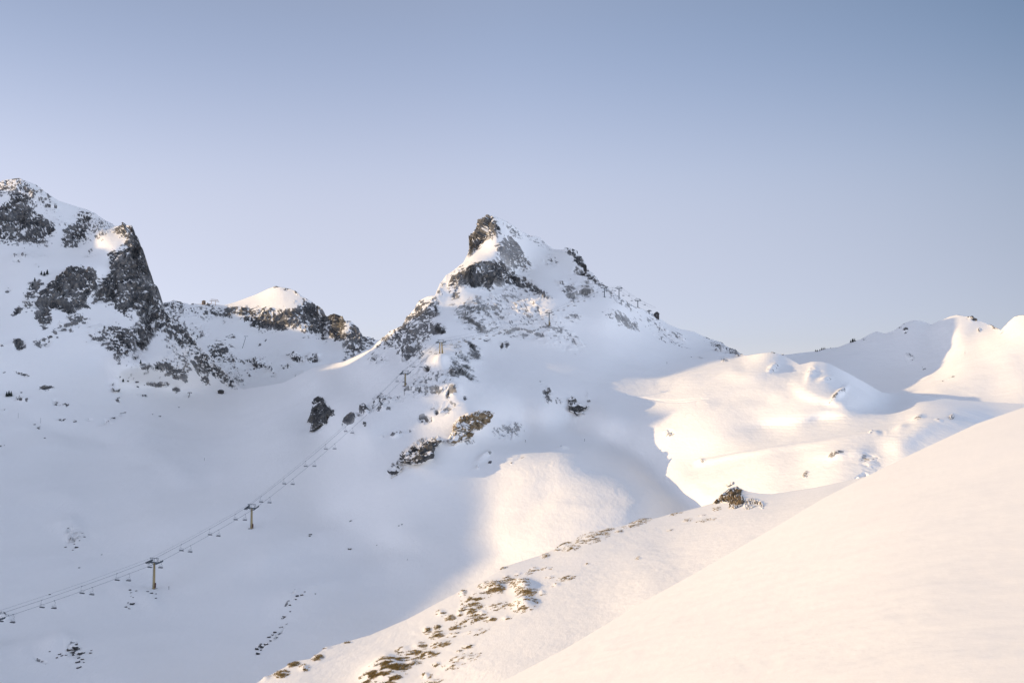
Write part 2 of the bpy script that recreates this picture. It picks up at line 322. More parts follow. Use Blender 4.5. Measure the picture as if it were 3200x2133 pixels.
L_ROCK = [
 ([(31,612),(54,588),(88,602),(109,643),(112,670),(170,690),(170,721),(143,765),(88,765),(37,755),(-100,745),(-100,640),(0,643)],.85),
 ([(-60,600),(0,566),(61,548),(143,598),(184,640),(180,680),(110,640),(60,590),(0,610)],.5),
 ([(248,663),(282,670),(292,718),(272,752),(238,772),(190,772),(204,724),(224,690)],.85),
 ([(248,650),(306,673),(361,706),(330,730),(295,745)],.45),
 ([(354,731),(377,700),(412,694),(440,765),(470,813),(468,854),(495,905),(470,940),(440,960),(405,965),(410,1000),(357,973),(330,950),(297,956),(299,908),(316,874),(337,843),(343,826),(340,796),(388,772),(391,738)],1.0),
 ([(483,900),(503,935),(551,992),(629,1080),(714,1165),(751,1214),(690,1200),(600,1130),(560,1080),(500,1040),(440,1000),(420,960),(460,930)],.7),
 ([(170,874),(221,833),(265,826),(292,837),(299,891),(282,915),(279,969),(258,959),(221,976),(187,969),(160,969),(156,1003),(136,1017),(109,1003),(119,942),(129,908),(150,881)],.95),
 ([(88,880),(125,865),(135,880),(110,930),(85,945),(75,920)],.6),
 (320,1050,50,40,.4),(240,1000,40,26,.4),(400,1110,50,30,.42),(560,1130,50,30,.45),(470,1010,40,30,.6),(100,800,60,16,.2),(200,690,30,14,.35),(30,680,40,30,.55),(90,950,24,30,.4),(276,795,22,10,.5),(283,781,8,6,.9),(78,801,8,5,.9),(50,799,9,5,.6),(53,815,10,4,.6),(115,832,7,5,.6),(25,905,14,8,.5,-30),(58,972,22,12,.7,-30),
 ([(323,1010),(354,1007),(388,1020),(500,1020),(490,1044),(473,1078),(452,1095),(408,1099),(384,1119),(357,1109),(327,1092),(340,1065),(323,1031)],.68),
 ([(503,1050),(530,1065),(548,1090),(548,1112),(535,1105),(510,1070)],.65),
 ([(411,1150),(442,1129),(524,1133),(575,1153),(582,1194),(545,1180),(500,1152),(442,1150)],.55),
 (640,1185,10,26,.55,-30),(495,1200,30,9,.5),(551,1218,12,12,.5,30),(60,1078,20,20,.75),(130,1072,28,20,.55),(167,1042,9,6,.7),(200,1022,36,18,.5),(151,1053,9,5,.95),
 (65,1168,30,6,.65,15),(147,1212,23,11,.8),(68,1246,24,8,.9,20),(178,1265,15,14,.7),(204,1268,14,8,.75),(8,1283,14,8,.6),(196,1311,16,7,.8),(233,1319,9,4,.7),(277,1310,12,6,.6),(350,1305,46,12,.38,-20),(370,1247,12,6,.6),(446,1233,14,5,.85),
 (10,1078,8,5,.8),(8,1165,10,5,.5),(230,1672,30,22,.3),(235,2030,26,22,.33),(130,2060,22,6,.3,30),
 (868,1985,9,40,.42,38),(918,1890,7,34,.4,38),(820,2030,14,14,.4),(1100,1622,12,3,.4,-20),(985,1850,14,3,.3,-20),(5,1930,24,9,.9),
]
P_ROCK = [
 ([(1500,677),(1520,668),(1554,675),(1557,722),(1550,732),(1520,745),(1499,766),(1492,786),(1472,803),(1458,800),(1470,745),(1488,722)],.95),
 ([(1421,851),(1445,844),(1489,820),(1526,820),(1567,807),(1581,830),(1625,858),(1652,862),(1676,885),(1720,929),(1724,946),(1693,946),(1659,915),(1608,902),(1574,892),(1537,878),(1533,902),(1499,902),(1458,885),(1438,898),(1411,919),(1401,912),(1404,885)],.72),
 ([(1430,846),(1489,822),(1535,818),(1540,850),(1535,904),(1499,903),(1460,882),(1430,890),(1408,900)],1.0),
 ([(1560,735),(1601,749),(1642,776),(1659,810),(1662,844),(1625,850),(1581,817),(1550,776)],.5),
 ([(1578,700),(1608,706),(1625,735),(1620,742),(1600,725)],.62),([(1628,718),(1703,753),(1740,780),(1700,772),(1640,740)],.4),
 ([(1768,776),(1798,780),(1835,827),(1846,844),(1860,864),(1884,890),(1860,885),(1800,855),(1790,840),(1815,845),(1790,805),(1770,795)],.8),
 ([(1860,860),(1938,925),(1996,960),(1985,968),(1920,930),(1880,900),(1840,870)],.5),
 (1720,818,22,20,.5),([(1730,870),(1800,880),(1806,930),(1795,955),(1770,935),(1740,910)],.5),
 ([(1363,920),(1375,880),(1400,855),(1390,900),(1380,925)],.45),([(1400,905),(1440,895),(1445,930),(1410,940)],.5),
 ([(1255,1014),(1300,946),(1335,922),(1356,926),(1373,956),(1363,1000),(1346,1007),(1285,1004)],.6),
 ([(1190,1062),(1241,1018),(1326,1000),(1363,1007),(1390,1014),(1394,1035),(1346,1048),(1312,1065),(1285,1130),(1278,1143),(1270,1120),(1250,1100),(1200,1085),(1150,1100),(1160,1085)],.57),
 ([(1452,1051),(1475,1055),(1500,1090),(1490,1110),(1465,1080)],.7),(1522,1060,12,10,.65),(1568,1078,5,9,1.0),(1583,1077,6,14,.6),
 ([(1400,950),(1600,900),(1700,960),(1760,1010),(1830,1090),(1800,1100),(1600,1060),(1500,1040),(1420,1010)],.30),
 (1330,1145,9,8,1.0),([(1394,1145),(1430,1135),(1472,1160),(1500,1200),(1480,1196),(1440,1175),(1400,1172)],.55),
 (1402,1235,5,14,1.0),(1420,1225,20,14,.5),(1458,1243,5,5,.95),(1100,1310,24,9,1.0,-28),(1140,1285,15,12,.8),
 ([(1156,1280),(1185,1235),(1225,1245),(1215,1285),(1180,1275)],.72),(1250,1240,25,14,.35),(1142,1328,8,6,.9),(1327,1306,20,14,.85),(1360,1283,6,7,.9),
 (1202,1357,16,6,.5,-20),(1240,1358,18,12,.55,-20),(1281,1344,14,7,.55,-20),(1350,1190,70,45,.36),(1300,1215,40,26,.36),(1440,1120,36,26,.26),(1420,1075,36,14,.32),(1300,1100,40,30,.5),(1180,1120,30,20,.35),(1390,1270,50,20,.3),(1480,1110,26,22,.3),(1600,940,60,26,.3),(1830,910,30,26,.36),(1790,990,40,18,.3),(1245,1060,40,20,.5),
 ([(1887,972),(1930,985),(1985,1005),(1985,1030),(1960,1030),(1920,1005),(1890,990)],.42),([(2003,985),(2060,1010),(2110,1045),(2165,1095),(2150,1095),(2100,1065),(2030,1015)],.45),
 ([(2045,1040),(2080,1060),(2078,1073),(2060,1065)],.7),([(2193,1045),(2285,1086),(2329,1108),(2300,1114),(2240,1088),(2220,1070)],.65),(2185,1118,14,3,.65),(2263,1123,12,6,.85),
 ([(1700,1045),(1760,1075),(1815,1095),(1800,1105),(1740,1090)],.32),(1712,1235,14,22,.65),(1745,1252,18,12,.4),(1838,1245,6,20,.42),(1690,1200,8,8,.3),(1660,1170,30,8,.2),
 (1440,1290,0.1,0.1,0),(1590,1350,50,26,.33),(1430,1380,50,14,.3),
]
H_ROCK = [(2415, 1147, 20, 12, 0.39, -35), (2530, 1170, 7, 26, 0.43, 22), (2558, 1163, 12, 5, 0.47), (2583, 1189, 18, 6, 0.43), (2612, 1240, 7, 27, 0.51, 42), (2632, 1224, 12, 6, 0.39), (2418, 1187, 5, 4, 0.39), (2868, 1305, 20, 6, 0.35, -20), (2925, 1306, 16, 5, 0.35, 25), (2610, 1413, 24, 8, 0.47, -22), (2518, 1472, 9, 12, 0.47, 30), (2720, 1440, 30, 28, 0.33, 40), (2695, 1483, 18, 9, 0.77, -20), (2202, 1440, 10, 8, 0.39), (2093, 1355, 15, 12, 0.39), (2150, 1297, 6, 4, 0.47), (1518, 1430, 25, 8, 0.39, -35), (1533, 1447, 7, 6, 0.81), (1490, 1462, 5, 5, 0.81), (1622, 1435, 16, 7, 0.35, -30), (1757, 1396, 12, 3, 0.39), (1600, 1452, 5, 3, 0.47), (2722, 1346, 6, 3, 0.72), (2718, 1352, 4, 3, 0.47), (1815, 1410, 12, 4, 0.23)]
LAB = [("bump",2535,1168,14,30,22,1.5),("bump",2622,1235,10,30,42,2.0),("bump",2580,1186,20,8,-15,1.2),("bump",2415,1145,20,10,-30,1.2),("bump",2608,1413,24,9,-20,1.6),("bump",2715,1440,32,26,40,.7),
 ("bump",1515,1430,26,9,-35,1.2),("bump",1757,1398,16,6,0,1.0),("bump",2868,1300,22,8,-20,1.0),("bump",2815,1330,22,10,-20,.8),("bump",1420,1218,26,22,40,3.0),("bump",1375,1125,22,14,-30,2.5),("bump",1590,1345,40,30,0,2.5),("bump",2190,1440,14,9,0,.8),
 ("bump",362,1195,14,22,-20,4.0)]
SWELLS = [([(760,1800),(860,1715),(930,1690),(1000,1672),(1110,1655)],36,1.5),([(40,1290),(140,1325),(230,1360),(330,1372),(450,1365)],26,-1.8),([(330,1380),(470,1420),(560,1480),(660,1510)],36,1.4),
 ([(1080,1700),(1200,1695),(1330,1730),(1420,1780)],40,-1.2),([(60,1560),(180,1550),(300,1570)],30,1.3),([(130,1650),(220,1640),(290,1680)],26,1.6),([(100,2030),(200,2000),(280,2040)],30,1.8),([(820,1930),(1000,1840),(1130,1790)],36,1.5),([(330,1850),(440,1860),(530,1890)],26,1.4),
 ([(1760,1455),(1720,1520),(1650,1600),(1570,1690)],40,-.9),([(1700,1578),(1800,1584),(1900,1592),(2000,1596)],16,.35),([(2160,1450),(2300,1425),(2450,1400),(2600,1372),(2760,1345)],9,1.0),([(2050,1200),(2200,1168),(2330,1150)],16,.8),([(2200,1260),(2330,1240),(2450,1250)],20,-.9),
 ([(1960,1236),(2010,1244),(2080,1254),(2140,1255),(2210,1245)],2.2,-.3),([(1990,1240),(2060,1249),(2130,1250),(2190,1243)],2.0,-.25)]
# ------------------------------------------------------------------ terrain sheets
def linedist(pts, U, V):
    d = np.full(U.shape, 1e9)
    for (x0, y0), (x1, y1) in zip(pts[:-1], pts[1:]):
        ex, ey = x1 - x0, y1 - y0; t = np.clip(((U - x0) * ex + (V - y0) * ey) / (ex * ex + ey * ey), 0, 1); d = np.minimum(d, np.hypot(U - x0 - t * ex, V - y0 - t * ey))
    return d
def sheet(crest, bottom, u0, u1, step, rows, D, masks, bumps=(), amp=1.0, und=(1.5, 60.0, 0.20), back=(), facet=(24.0, 8.0, 3.0), cell_amp=(7.0, 3.6, 2.2), warm=0.0, swells=(), broad=0.0):
    us = np.arange(u0, u1 + step, step); cr = np.interp(us, [c[0] for c in crest], [c[1] for c in crest])
    bo = np.interp(us, [c[0] for c in bottom], [c[1] for c in bottom])
    t = np.linspace(0, 1, rows)[:, None]
    kk = np.exp(-0.5 * (np.arange(-60, 61) * step / 60.0) ** 2); kk /= kk.sum(); cs = np.convolve(np.pad(cr, 60, mode='edge'), kk, 'valid')
    cs = np.maximum(cs, cr - 0.22 * (bo - cr)); cs = np.minimum(cs, cr + 0.3 * (bo - cr))
    V = cs[None] + (bo - cs)[None] * t + (cr - cs)[None] * (1 - t) ** 3; U = np.broadcast_to(us[None], V.shape).copy()
    P = at(U, V, D(U, V)); e_ = 5.0
    N = np.cross(at(U, V + e_, D(U, V + e_)) - at(U, V - e_, D(U, V - e_)), at(U + e_, V, D(U + e_, V)) - at(U - e_, V, D(U - e_, V))); N /= np.maximum(np.linalg.norm(N, axis=-1, keepdims=True), 1e-9)
    N = np.where((N[..., 1] > 0.3)[..., None] & (N[..., 2] < 0)[..., None], -N, N)
    c, amap = cov(masks, U, V, P)
    # soft snow relief
    q = P / und[1]; s = fbm(q * [1, 1, .6], 4, 3, 0.45) * und[0]
    # wind and slide furrows running down the slopes, in patches
    fw = und[1] / 60.0; wp = P + fbm(P / (30 * fw), 2, 21)[..., None] * 9 * fw
    fur = fbm(wp / np.array([5.5, 34, 26]) / fw, 4, 22, .55); pat = sstep(-.15, .35, fbm(P / (55 * fw), 2, 23)); s = s + fur * pat * und[2] + fbm(P / (9 * fw) * [1, .7, 1], 4, 25, .55) * und[2] * 1.3
    d = s * np.minimum(1, (V - cr[None]) / 25.0)
    if broad: d = d + broad * fbm(P / 85.0 * [1, .8, .8], 3, 31) * sstep(1150, 1300, V) * sstep(1400, 1150, U)
    for pts, wd, am in swells:
        a_ = np.array(pts); s_ = (U > a_[:, 0].min() - 3 * wd) & (U < a_[:, 0].max() + 3 * wd) & (V > a_[:, 1].min() - 3 * wd) & (V < a_[:, 1].max() + 3 * wd)
        if s_.any(): dd = linedist(pts, U[s_], V[s_]); d[s_] += am * np.exp(-(dd / wd) ** 2) * (sstep(0, 3 * wd, np.hypot(U[s_] - pts[0][0], V[s_] - pts[0][1])) * sstep(0, 3 * wd, np.hypot(U[s_] - pts[-1][0], V[s_] - pts[-1][1])) if wd > 5 else 1)
    for b in bumps:
        _, bu, bv, ru, rv, an, am = b; an = R(an); x = U - bu; y = V - bv
        xr = x * math.cos(an) + y * math.sin(an); yr = -x * math.sin(an) + y * math.cos(an)
        d = d + am * np.exp(-((xr / ru) ** 2 + (yr / rv) ** 2) * 1.2)
    k = c > 0.02; rd = np.zeros(c.shape)
    if k.any():
        Q = P[k] * [1, .8, .75]; Q = Q + fbm(P[k] / 20.0, 2, 40)[..., None] * 4
        f = sum(a * facets(Q / w + 7 * i, 60 + 10 * i) for i, (w, a) in enumerate(zip(facet, cell_amp)))
        rd[k] = (f + 0.25 * cell_amp[0] * 0.4) * c[k] ** 1.2 * amap[k] * amp
    P2 = P + N * (d + rd)[..., None]
    N2 = gnormals(P2); up = np.where(N2[..., 1] > 0, -N2[..., 2], N2[..., 2]); up = abs(N2[..., 2])
    # stratified break-up of the rock by snow lying on ledges
    rot = P2 @ np.array([[.94, 0, .34], [0, 1, 0], [-.34, 0, .94]]).T
    n = fbm(rot / np.array([facet[1] * 0.42, facet[1] * .6, facet[1] * 0.22]), 4, 77, 0.72)
    n2 = fbm(P2 / (facet[0] * 1.3), 2, 78)
    nv = fbm(rot / np.array([facet[1] * 0.2, facet[1] * .6, facet[1] * 0.62]), 4, 79, 0.72); wv = sstep(-.1, .12, fbm(P2 / (facet[0] * 2.2), 2, 80)); n = n * (1 - wv) + nv * wv
    thr = 0.5 + (np.minimum(c, 0.82) - 0.5) * 0.95 + n * 2.4 + n2 * 0.5 - (up - 0.66) * 1.5
    rock = np.where(c > 0.02, thr * sstep(0.0, 0.12, c), 0.0) - 0.15 * (c < 0.3)
    rock = np.clip(rock, 0, 1.2); veil = np.clip(0.62 - c * 0.9, 0.0, 0.45) * (0.45 + 0.55 * sstep(1150, 1400, U)) + 0.18 * np.clip(fbm(P2 / (facet[0] * .5), 3, 81) + .2, 0, 1)
    # carry the sheet over its crest and down the far side
    if len(back):
        rowsb = []
        for w, z in back[::-1]:
            q = P2[0] + np.array([0, w, -z]); q[:, 2] += 0; rowsb.append(q)
        P2 = np.concatenate([np.array(rowsb), P2], 0)
        rock = np.concatenate([np.repeat(rock[:1], len(back), 0), rock], 0); veil = np.concatenate([np.repeat(veil[:1], len(back), 0), veil], 0)
        U = np.concatenate([np.repeat(U[:1], len(back), 0), U], 0); V = np.concatenate([np.repeat(V[:1], len(back), 0), V], 0)
    return P2, {"rock": rock, "veil": veil}, U, V
BACK = [(3, 1.5), (8, 6), (20, 18), (50, 48), (120, 120), (220, 220)]
crestM = [(a, b) for a, b in CREST]
BCREST = [(500,2290),(700,2200),(800,2133),(841,2110),(926,2064),(970,2057),(1018,2023),(1079,2005),(1157,1983),(1276,1932),(1378,1877),(1446,1843),(1548,1790),(1582,1767),(1622,1754),(1693,1732),(1778,1693),(1829,1666),(1880,1655),(1948,1642),(2000,1624),(2046,1619),(2114,1602),(2182,1585),(2226,1571),(2262,1556),(2306,1524),(2340,1535),(2372,1541),(2408,1543),(2452,1537),(2544,1523),(2673,1496),(2714,1486),(2900,1450),(3200,1400),(3700,1380)]
DM = Depth(HZ, blur=22.0)
DM.keep = lambda U, V: np.clip(sstep(1200, 1080, V) * (sstep(260, 330, U) * sstep(520, 480, U) + sstep(1330, 1400, U) * sstep(1640, 1580, U)), 0, 1)
DM.soft = lambda U, V: np.maximum(sstep(0, 50, polysd([(1930,1215),(2200,1170),(2400,1150),(2480,1165),(2520,1215),(2640,1270),(2800,1272),(2680,1305),(2380,1345),(2150,1390),(2060,1350)], U, V)), sstep(0, 50, polysd([(2150,1490),(2400,1432),(2650,1390),(2800,1400),(2700,1520),(2200,1570)], U, V)))
DM.bake(-420, 3720, 540, 2420)
botM = [(-400,2330),(600,2330)] + [(u, v + 90) for u, v in BCREST[1:]]
Pm, rm, Um, Vm = sheet(crestM, botM, -400, 3700, 2.3, 760, DM, L_ROCK + P_ROCK + H_ROCK, LAB, amp=1.0, back=BACK, swells=SWELLS, broad=3.0)
fu = (Um[:-1, :-1] + Um[1:, 1:]) / 2; fv = (Vm[:-1, :-1] + Vm[1:, 1:]) / 2
def inside(pts, U, V):
    return polysd(pts, U, V) > 0
pk = inside([(1162,0),(1162,1095),(1120,1180),(1080,1290),(1050,1400),(1200,1470),(1400,1420),(1560,1330),(1700,1300),(1850,1215),(1980,1180),(2260,1126),(2329,1113),(2345,1040),(2345,0)], fu, fv)
lm = inside([(-500,0),(751,0),(755,1216),(600,1238),(430,1245),(300,1190),(150,1150),(-500,1140)], fu, fv) & ~pk
hl = inside([(2345,0),(2329,1113),(2260,1126),(1980,1180),(1890,1213),(2080,1300),(2120,1420),(1940,1462),(1740,1385),(1480,1395),(1500,1600),(1450,1740),(1560,2000),(3800,2000),(3800,0)], fu, fv) & ~pk & ~lm
for nm, s in (("left_mountain", lm), ("central_peak", pk), ("sunlit_hill", hl), ("snow_valley", ~(lm | pk | hl))):
    tag(gridmesh(nm, Pm, rm, M_terr, s), kind="structure")

# far ridge
FCR = [(300,1000),(420,970),(480,955),(510,946),(544,940),(595,949),(663,949),(700,954),(737,943),(802,919),(840,901),(863,893),(911,902),(945,926),(982,946),(1009,967),(1021,989),(1028,985),(1040,979),(1069,984),(1077,1001),(1095,1001),(1115,1021),(1132,1052),(1152,1052),(1176,1062),(1190,1062),(1260,1090),(1400,1130)]
DF = Depth([[(300,1000,1450),(480,955,1450),(544,940,1450),(663,949,1480),(700,954,1540),(802,919,1530),(863,893,1490),(945,926,1430),(1009,967,1400),(1021,989,1385)],[(1040,979,1370),(1069,984,1365),(1132,1052,1340),(1190,1062,1330),(1400,1130,1300)],
 [(700,962,1500),(770,968,1450),(870,964,1405),(935,940,1405)],[(740,985,1425),(768,1011,1405),(822,1035,1390),(890,1033,1375),(955,1045,1350),(1006,1072,1335)],[(1025,1000,1420),(1030,1050,1370)],
 [(600,1100,1280)],[(750,1150,1200)],[(900,1180,1130)],[(750,1230,1060),(1000,1230,1060)],[(1000,1120,1240)],[(1100,1130,1230)],[(400,1100,1300)],[(1300,1250,1100)],[(600,1000,1390)],[(1100,1040,1320)]], blur=14.0).bake(280, 1420, 870, 1300)
FROCK = [([(700,962),(735,962),(802,962),(870,969),(938,947),(960,930),(990,944),(1012,963),(1025,985),(1023,1062),(1006,1074),(989,1052),(955,1045),(921,1024),(890,1033),(846,1021),(822,1035),(802,1023),(768,1011),(744,984),(700,1005)],.82),
 ([(1026,980),(1040,972),(1069,978),(1080,1001),(1064,1060),(1050,1068),(1035,1055),(1030,1010)],1.0),
 ([(1077,995),(1095,995),(1118,1015),(1135,1046),(1154,1046),(1190,1058),(1150,1095),(1100,1118),(1080,1112),(1070,1080),(1060,1060),(1085,1030)],.68),
 ([(506,940),(544,934),(600,948),(700,958),(700,1005),(640,1000),(600,990),(560,1010),(536,990)],.55),(880,898,34,6,.7,8),(930,915,14,5,.8,30),
 ([(650,1080),(680,1060),(715,1090),(728,1110),(710,1140),(680,1140),(655,1120)],.68),([(700,1150),(730,1135),(765,1198),(745,1205)],.6),
 ([(763,1150),(800,1108),(845,1138),(866,1175),(855,1178),(820,1145),(800,1160),(790,1178),(770,1165)],.75),(925,1119,32,12,.9,20),(976,1117,24,16,.7),(893,1143,18,12,.6),
 ([(700,1090),(720,1080),(745,1120),(745,1200),(715,1180)],.6),(722,1053,20,9,.7),(815,1074,6,4,.8),(935,1172,32,8,.5,-15),(770,1130,30,14,.4),(830,1060,5,3,.6),(1090,1125,24,12,.5),(600,1040,60,30,.35)]
Pf_, rf_, Uf_, Vf_ = sheet(FCR, [(300,1290),(1400,1290)], 300, 1400, 2.2, 190, DF, FROCK, amp=1.1, back=BACK, facet=(32., 12., 5.), cell_amp=(9., 4., 2.6))
tag(gridmesh("far_mountain", Pf_, rf_, M_terr), kind="structure")

# bowl and dome at the right
BWC = [(2250,1150),(2380,1118),(2448,1109),(2502,1102),(2550,1097),(2580,1089),(2621,1084),(2655,1070),(2689,1060),(2715,1045),(2737,1035),(2750,1038),(2764,1042),(2791,1034),(2818,1016),(2835,1006),(2852,1001),(2868,1001),(2883,1004),(2910,1014),(2944,999),(2970,988),(2992,983),(3022,988),(3056,1000),(3094,1012),(3128,1031),(3134,1024),(3155,1002),(3172,988),(3185,984),(3200,983),(3300,975),(3700,1010)]
DB = Depth([[(2250,1150,1000),(2448,1109,980),(2550,1097,980),(2655,1070,955),(2737,1035,938),(2764,1042,934),(2852,1001,925),(2910,1014,915),(2960,990,905),(2992,983,895),(3056,1000,872),(3122,1029,850)],[(3137,1024,790),(3155,1002,782),(3200,983,765),(3300,975,740),(3700,1010,680)],
 [(2700,1130,870)],[(2850,1100,862)],[(2950,1090,845)],[(3000,1050,832)],[(3060,1085,790)],[(3133,1036,785),(3060,1100,752),(2985,1145,735),(2944,1189,715),(2869,1230,690)],
 [(2985,1130,765),(2935,1175,745)],[(2900,1150,805)],[(2850,1200,765)],[(2750,1200,780)],[(2650,1180,800)],[(3100,1150,680)],[(3200,1100,690)],[(3200,1200,600)],[(3050,1225,620)],[(2930,1213,668)],
 [(2978,1234,630),(3080,1244,600),(3200,1250,560),(3700,1270,520)],[(2700,1280,700),(3000,1320,520),(3700,1350,450)],[(2350,1200,850),(2350,1280,800)]], blur=16.0).bake(2230, 3720, 960, 1400)
BROCK = [(2832,1034,8,9,1.1),(2813,1026,28,8,.48,-35),(2704,1060,16,9,.5,-40),(2845,1115,12,12,.5),(2838,1110,5,4,.9),(2852,1120,6,4,.9),(3040,997,18,9,1.1,20),(3003,984,7,4,.9),(3092,1011,24,6,.85,25),(3105,1022,14,5,.7,35),(3060,1035,5,6,.8),(3014,1098,4,12,.7),(2970,1182,24,4,.45,-33),(3128,1040,5,8,.6,40),(2883,1152,8,5,.4),(3180,1040,5,4,.5),(2780,1035,20,4,.3),(2944,1192,3,6,.7)]
Pb, rb_, Ub, Vb = sheet(BWC, [(2250,1330),(3700,1330)], 2250, 3700, 2.6, 170, DB, BROCK, [("bump",3040,997,16,9,0,2.0),("bump",2832,1034,8,9,0,2.0)], amp=0.8, back=BACK)
tag(gridmesh("snow_bowl_mountain", Pb, rb_, M_terr), kind="structure")

# grassy ridge in the middle distance
DG = Depth([[(500,2290,110),(700,2200,122),(800,2133,130),(926,2064,138),(1018,2023,145),(1157,1983,152),(1276,1932,160),(1446,1843,172),(1582,1767,185),(1693,1732,198),(1829,1666,212),(1948,1642,222),(2046,1619,230),(2114,1602,236),(2182,1585,242),(2226,1571,246),(2262,1556,250),(2306,1524,252),(2340,1535,251),(2408,1543,246),(2544,1523,238),(2673,1496,226),(2900,1450,205),(3700,1380,160)],
 [(1100,2133,122)],[(1300,2050,128)],[(1500,1950,140)],[(1400,2133,106)],[(1565,2133,95)],[(1700,2000,112)],[(1700,1850,150)],[(1900,1800,155)],[(1900,1900,125)],[(2041,1864,118)],[(2100,1720,172)],[(2313,1711,140)],[(2300,1620,198)],[(2500,1600,165)],[(2585,1551,170)],
 [(700,2400,95),(1500,2400,75),(2500,1800,100),(3200,1600,100),(3700,1600,90)],[(1000,2133,126)],[(1560,1835,163),(1640,1850,158)]], blur=40.0, smooth=0.02).bake(480, 3720, 1370, 2420, 7.0)
TUFTS = [(2000,1627,26,9),(1975,1642,25,4),(1853,1678,38,14),(1783,1712,22,7),(1760,1700,18,8),(1705,1736,11,6),(1897,1656,18,4),(1934,1660,10,5),(1670,1779,14,5),(1708,1777,14,4),(1622,1795,10,3),(1650,1792,12,2),(1718,1804,12,3),(1768,1807,22,5),(1740,1829,11,5),(1582,1803,10,3),
 (1516,1828,17,10),(1543,1826,15,11),(1560,1842,15,9),(1536,1843,16,7),(1586,1813,20,6),(1625,1824,26,12),(1643,1849,26,14),(1695,1853,9,6),(1500,1862,30,10),(1470,1878,26,10),(1638,1891,32,16),(1557,1895,30,8),(1474,1898,28,9),(1480,1914,22,8),(1508,1917,12,6),(1378,1916,12,9),(1406,1931,13,7),(1437,1918,8,5),(1472,1941,40,10),(1535,1937,12,6),(1582,1934,12,5),(1367,1959,8,6),(1334,1970,9,9),(1422,1963,15,5),(1368,1984,22,9),(1418,1984,20,5),(1480,1977,36,7,.5),
 (1263,2030,22,9),(1307,2020,22,11),(1375,2012,26,8),(1282,2048,32,10),(1338,2045,26,8),(1465,2020,17,4),(1435,2035,8,2),(1445,2057,46,10,.35),(1210,2068,28,14),(1190,2095,40,16),(1240,2088,30,12,.7),(1332,2110,12,8),(1415,2080,28,9,.35),(1365,2075,12,5,.6),(1225,2120,40,10),(1150,2120,24,12),(1350,2130,25,6,.5),(1290,2075,20,8,.5),
 (1020,2024,14,4),(991,2054,14,7),(950,2086,14,9),(915,2075,16,6),(880,2105,18,9),(828,2118,14,6),(1572,1773,10,5),(1448,1848,8,5),(1088,2006,10,2),(1446,1855,10,8,.5),
 (2146,1625,12,4,.7),(2198,1627,20,4,.7),(2228,1622,8,2),(2193,1610,8,2),(2240,1589,12,5),(2105,1606,24,3,.7),(2094,1657,8,2),(1996,1743,8,3,.7),(1835,1760,6,2,.6),(1812,1692,12,4),(1740,1718,10,3),(1450,1905,14,6)]
GROCK = [(t[0], t[1], t[2] * 1.1, t[3] * 0.9, (0.24 if len(t) < 5 else t[4] * .3), -14) for t in TUFTS]
GB = [("bump", t[0], t[1], t[2] * 1.0, t[3] * 1.1, -10, 0.12 + 0.011 * t[3]) for t in TUFTS] + [("bump",1551,1834,28,18,-15,.45),("bump",1640,1840,36,26,0,1.0),("bump",1640,1892,34,20,0,.8),("bump",1200,2090,70,40,-20,.8)]
Pg, rg, Ug, Vg = sheet(BCREST[0:], [(500,2420),(1500,2420),(2600,1800),(3700,1640)], 500, 3700, 2.0, 420, DG, GROCK, GB, amp=1.0, und=(0.30, 22.0, 0.07), back=[(1, .4), (3, 2), (8, 7), (20, 18), (50, 45)], facet=(3.2, 1.1, .4), cell_amp=(.35, .22, .1))
tag(gridmesh("grassy_snow_ridge", Pg, rg, M_near), kind="structure")

# foreground slope
ACR = [(1100,2420),(1400,2236),(1565,2133),(1769,2027),(1900,1949),(2041,1864),(2180,1788),(2313,1711),(2450,1632),(2585,1551),(2720,1483),(2857,1415),(2960,1367),(3061,1320),(3200,1272),(3450,1190),(3900,1080)]
DA = Depth([[(1100,2420,36),(1565,2133,45),(2041,1864,60),(2585,1551,75),(3200,1272,95),(3900,1080,110)],[(1700,2420,18)],[(2400,2420,9)],[(3200,2420,5.5),(3900,2420,4.5)],[(3200,2133,9)],[(3900,1900,10)],[(3200,1700,22)],[(2500,1850,32)],[(2400,2133,16)],[(2000,2133,25)],[(2900,1500,52)],[(3300,1350,60)]], blur=120.0, smooth=0.05, eps=0.3).bake(1080, 3920, 1060, 2440)
Pa, ra, Ua, Va = sheet(ACR, [(1100,2440),(3900,2440)], 1100, 3900, 6.0, 260, DA, [], und=(0.10, 9.0, 0.02), back=[(.5, .1), (1.5, .5), (4, 2.2), (9, 6), (20, 16), (40, 36)])
tag(gridmesh("foreground_snow_slope", Pa, ra, M_front), kind="structure")

# the range to the left, out of frame, that keeps the valley in its shade: seen from the sun its skyline is H0(y)
PROF = [(-1500,-60),(-400,-110),(100,-120),(190,-105),(215,-80),(262,-74),(290,-70),(315,-62),(329,-54),(345,-52),(354,-50),(369,-46),(385,-41),(400,-38),(411,-35),(422,-33),(438,-28),(448,-26),(462,-23.5),(472,-17),(477,-12),(486,-11),(491,-8),(495,0),(501,8),(520,8),(545,7.5),(560,8.5),(575,10),(592,12),(607,15),(635,25),(650,36),(661,41),(672,44),(681,50),(700,57),(715,66),(732,63),(742,47),(753,38),(765,30),(785,3),(800,-10),(815,-15),(850,0),(880,8),(898,16),(915,30),(940,48),(963,54),(983,54),(1010,62),(1050,85),(1100,103),(1130,100),(1200,60),(1300,25),(1365,21),(1440,25),(1475,31),(1600,0),(1800,-150)]
yy = np.concatenate([np.arange(-1500, 200, 20.0), np.arange(200, 1900, 3.0)])
hh = np.interp(yy, [p[0] for p in PROF], [p[1] for p in PROF]) + 1000.0 * SUN_T
hh = hh + 1.6 * fbm(np.stack([yy / 45, yy * 0, yy * 0], -1), 4, 5)
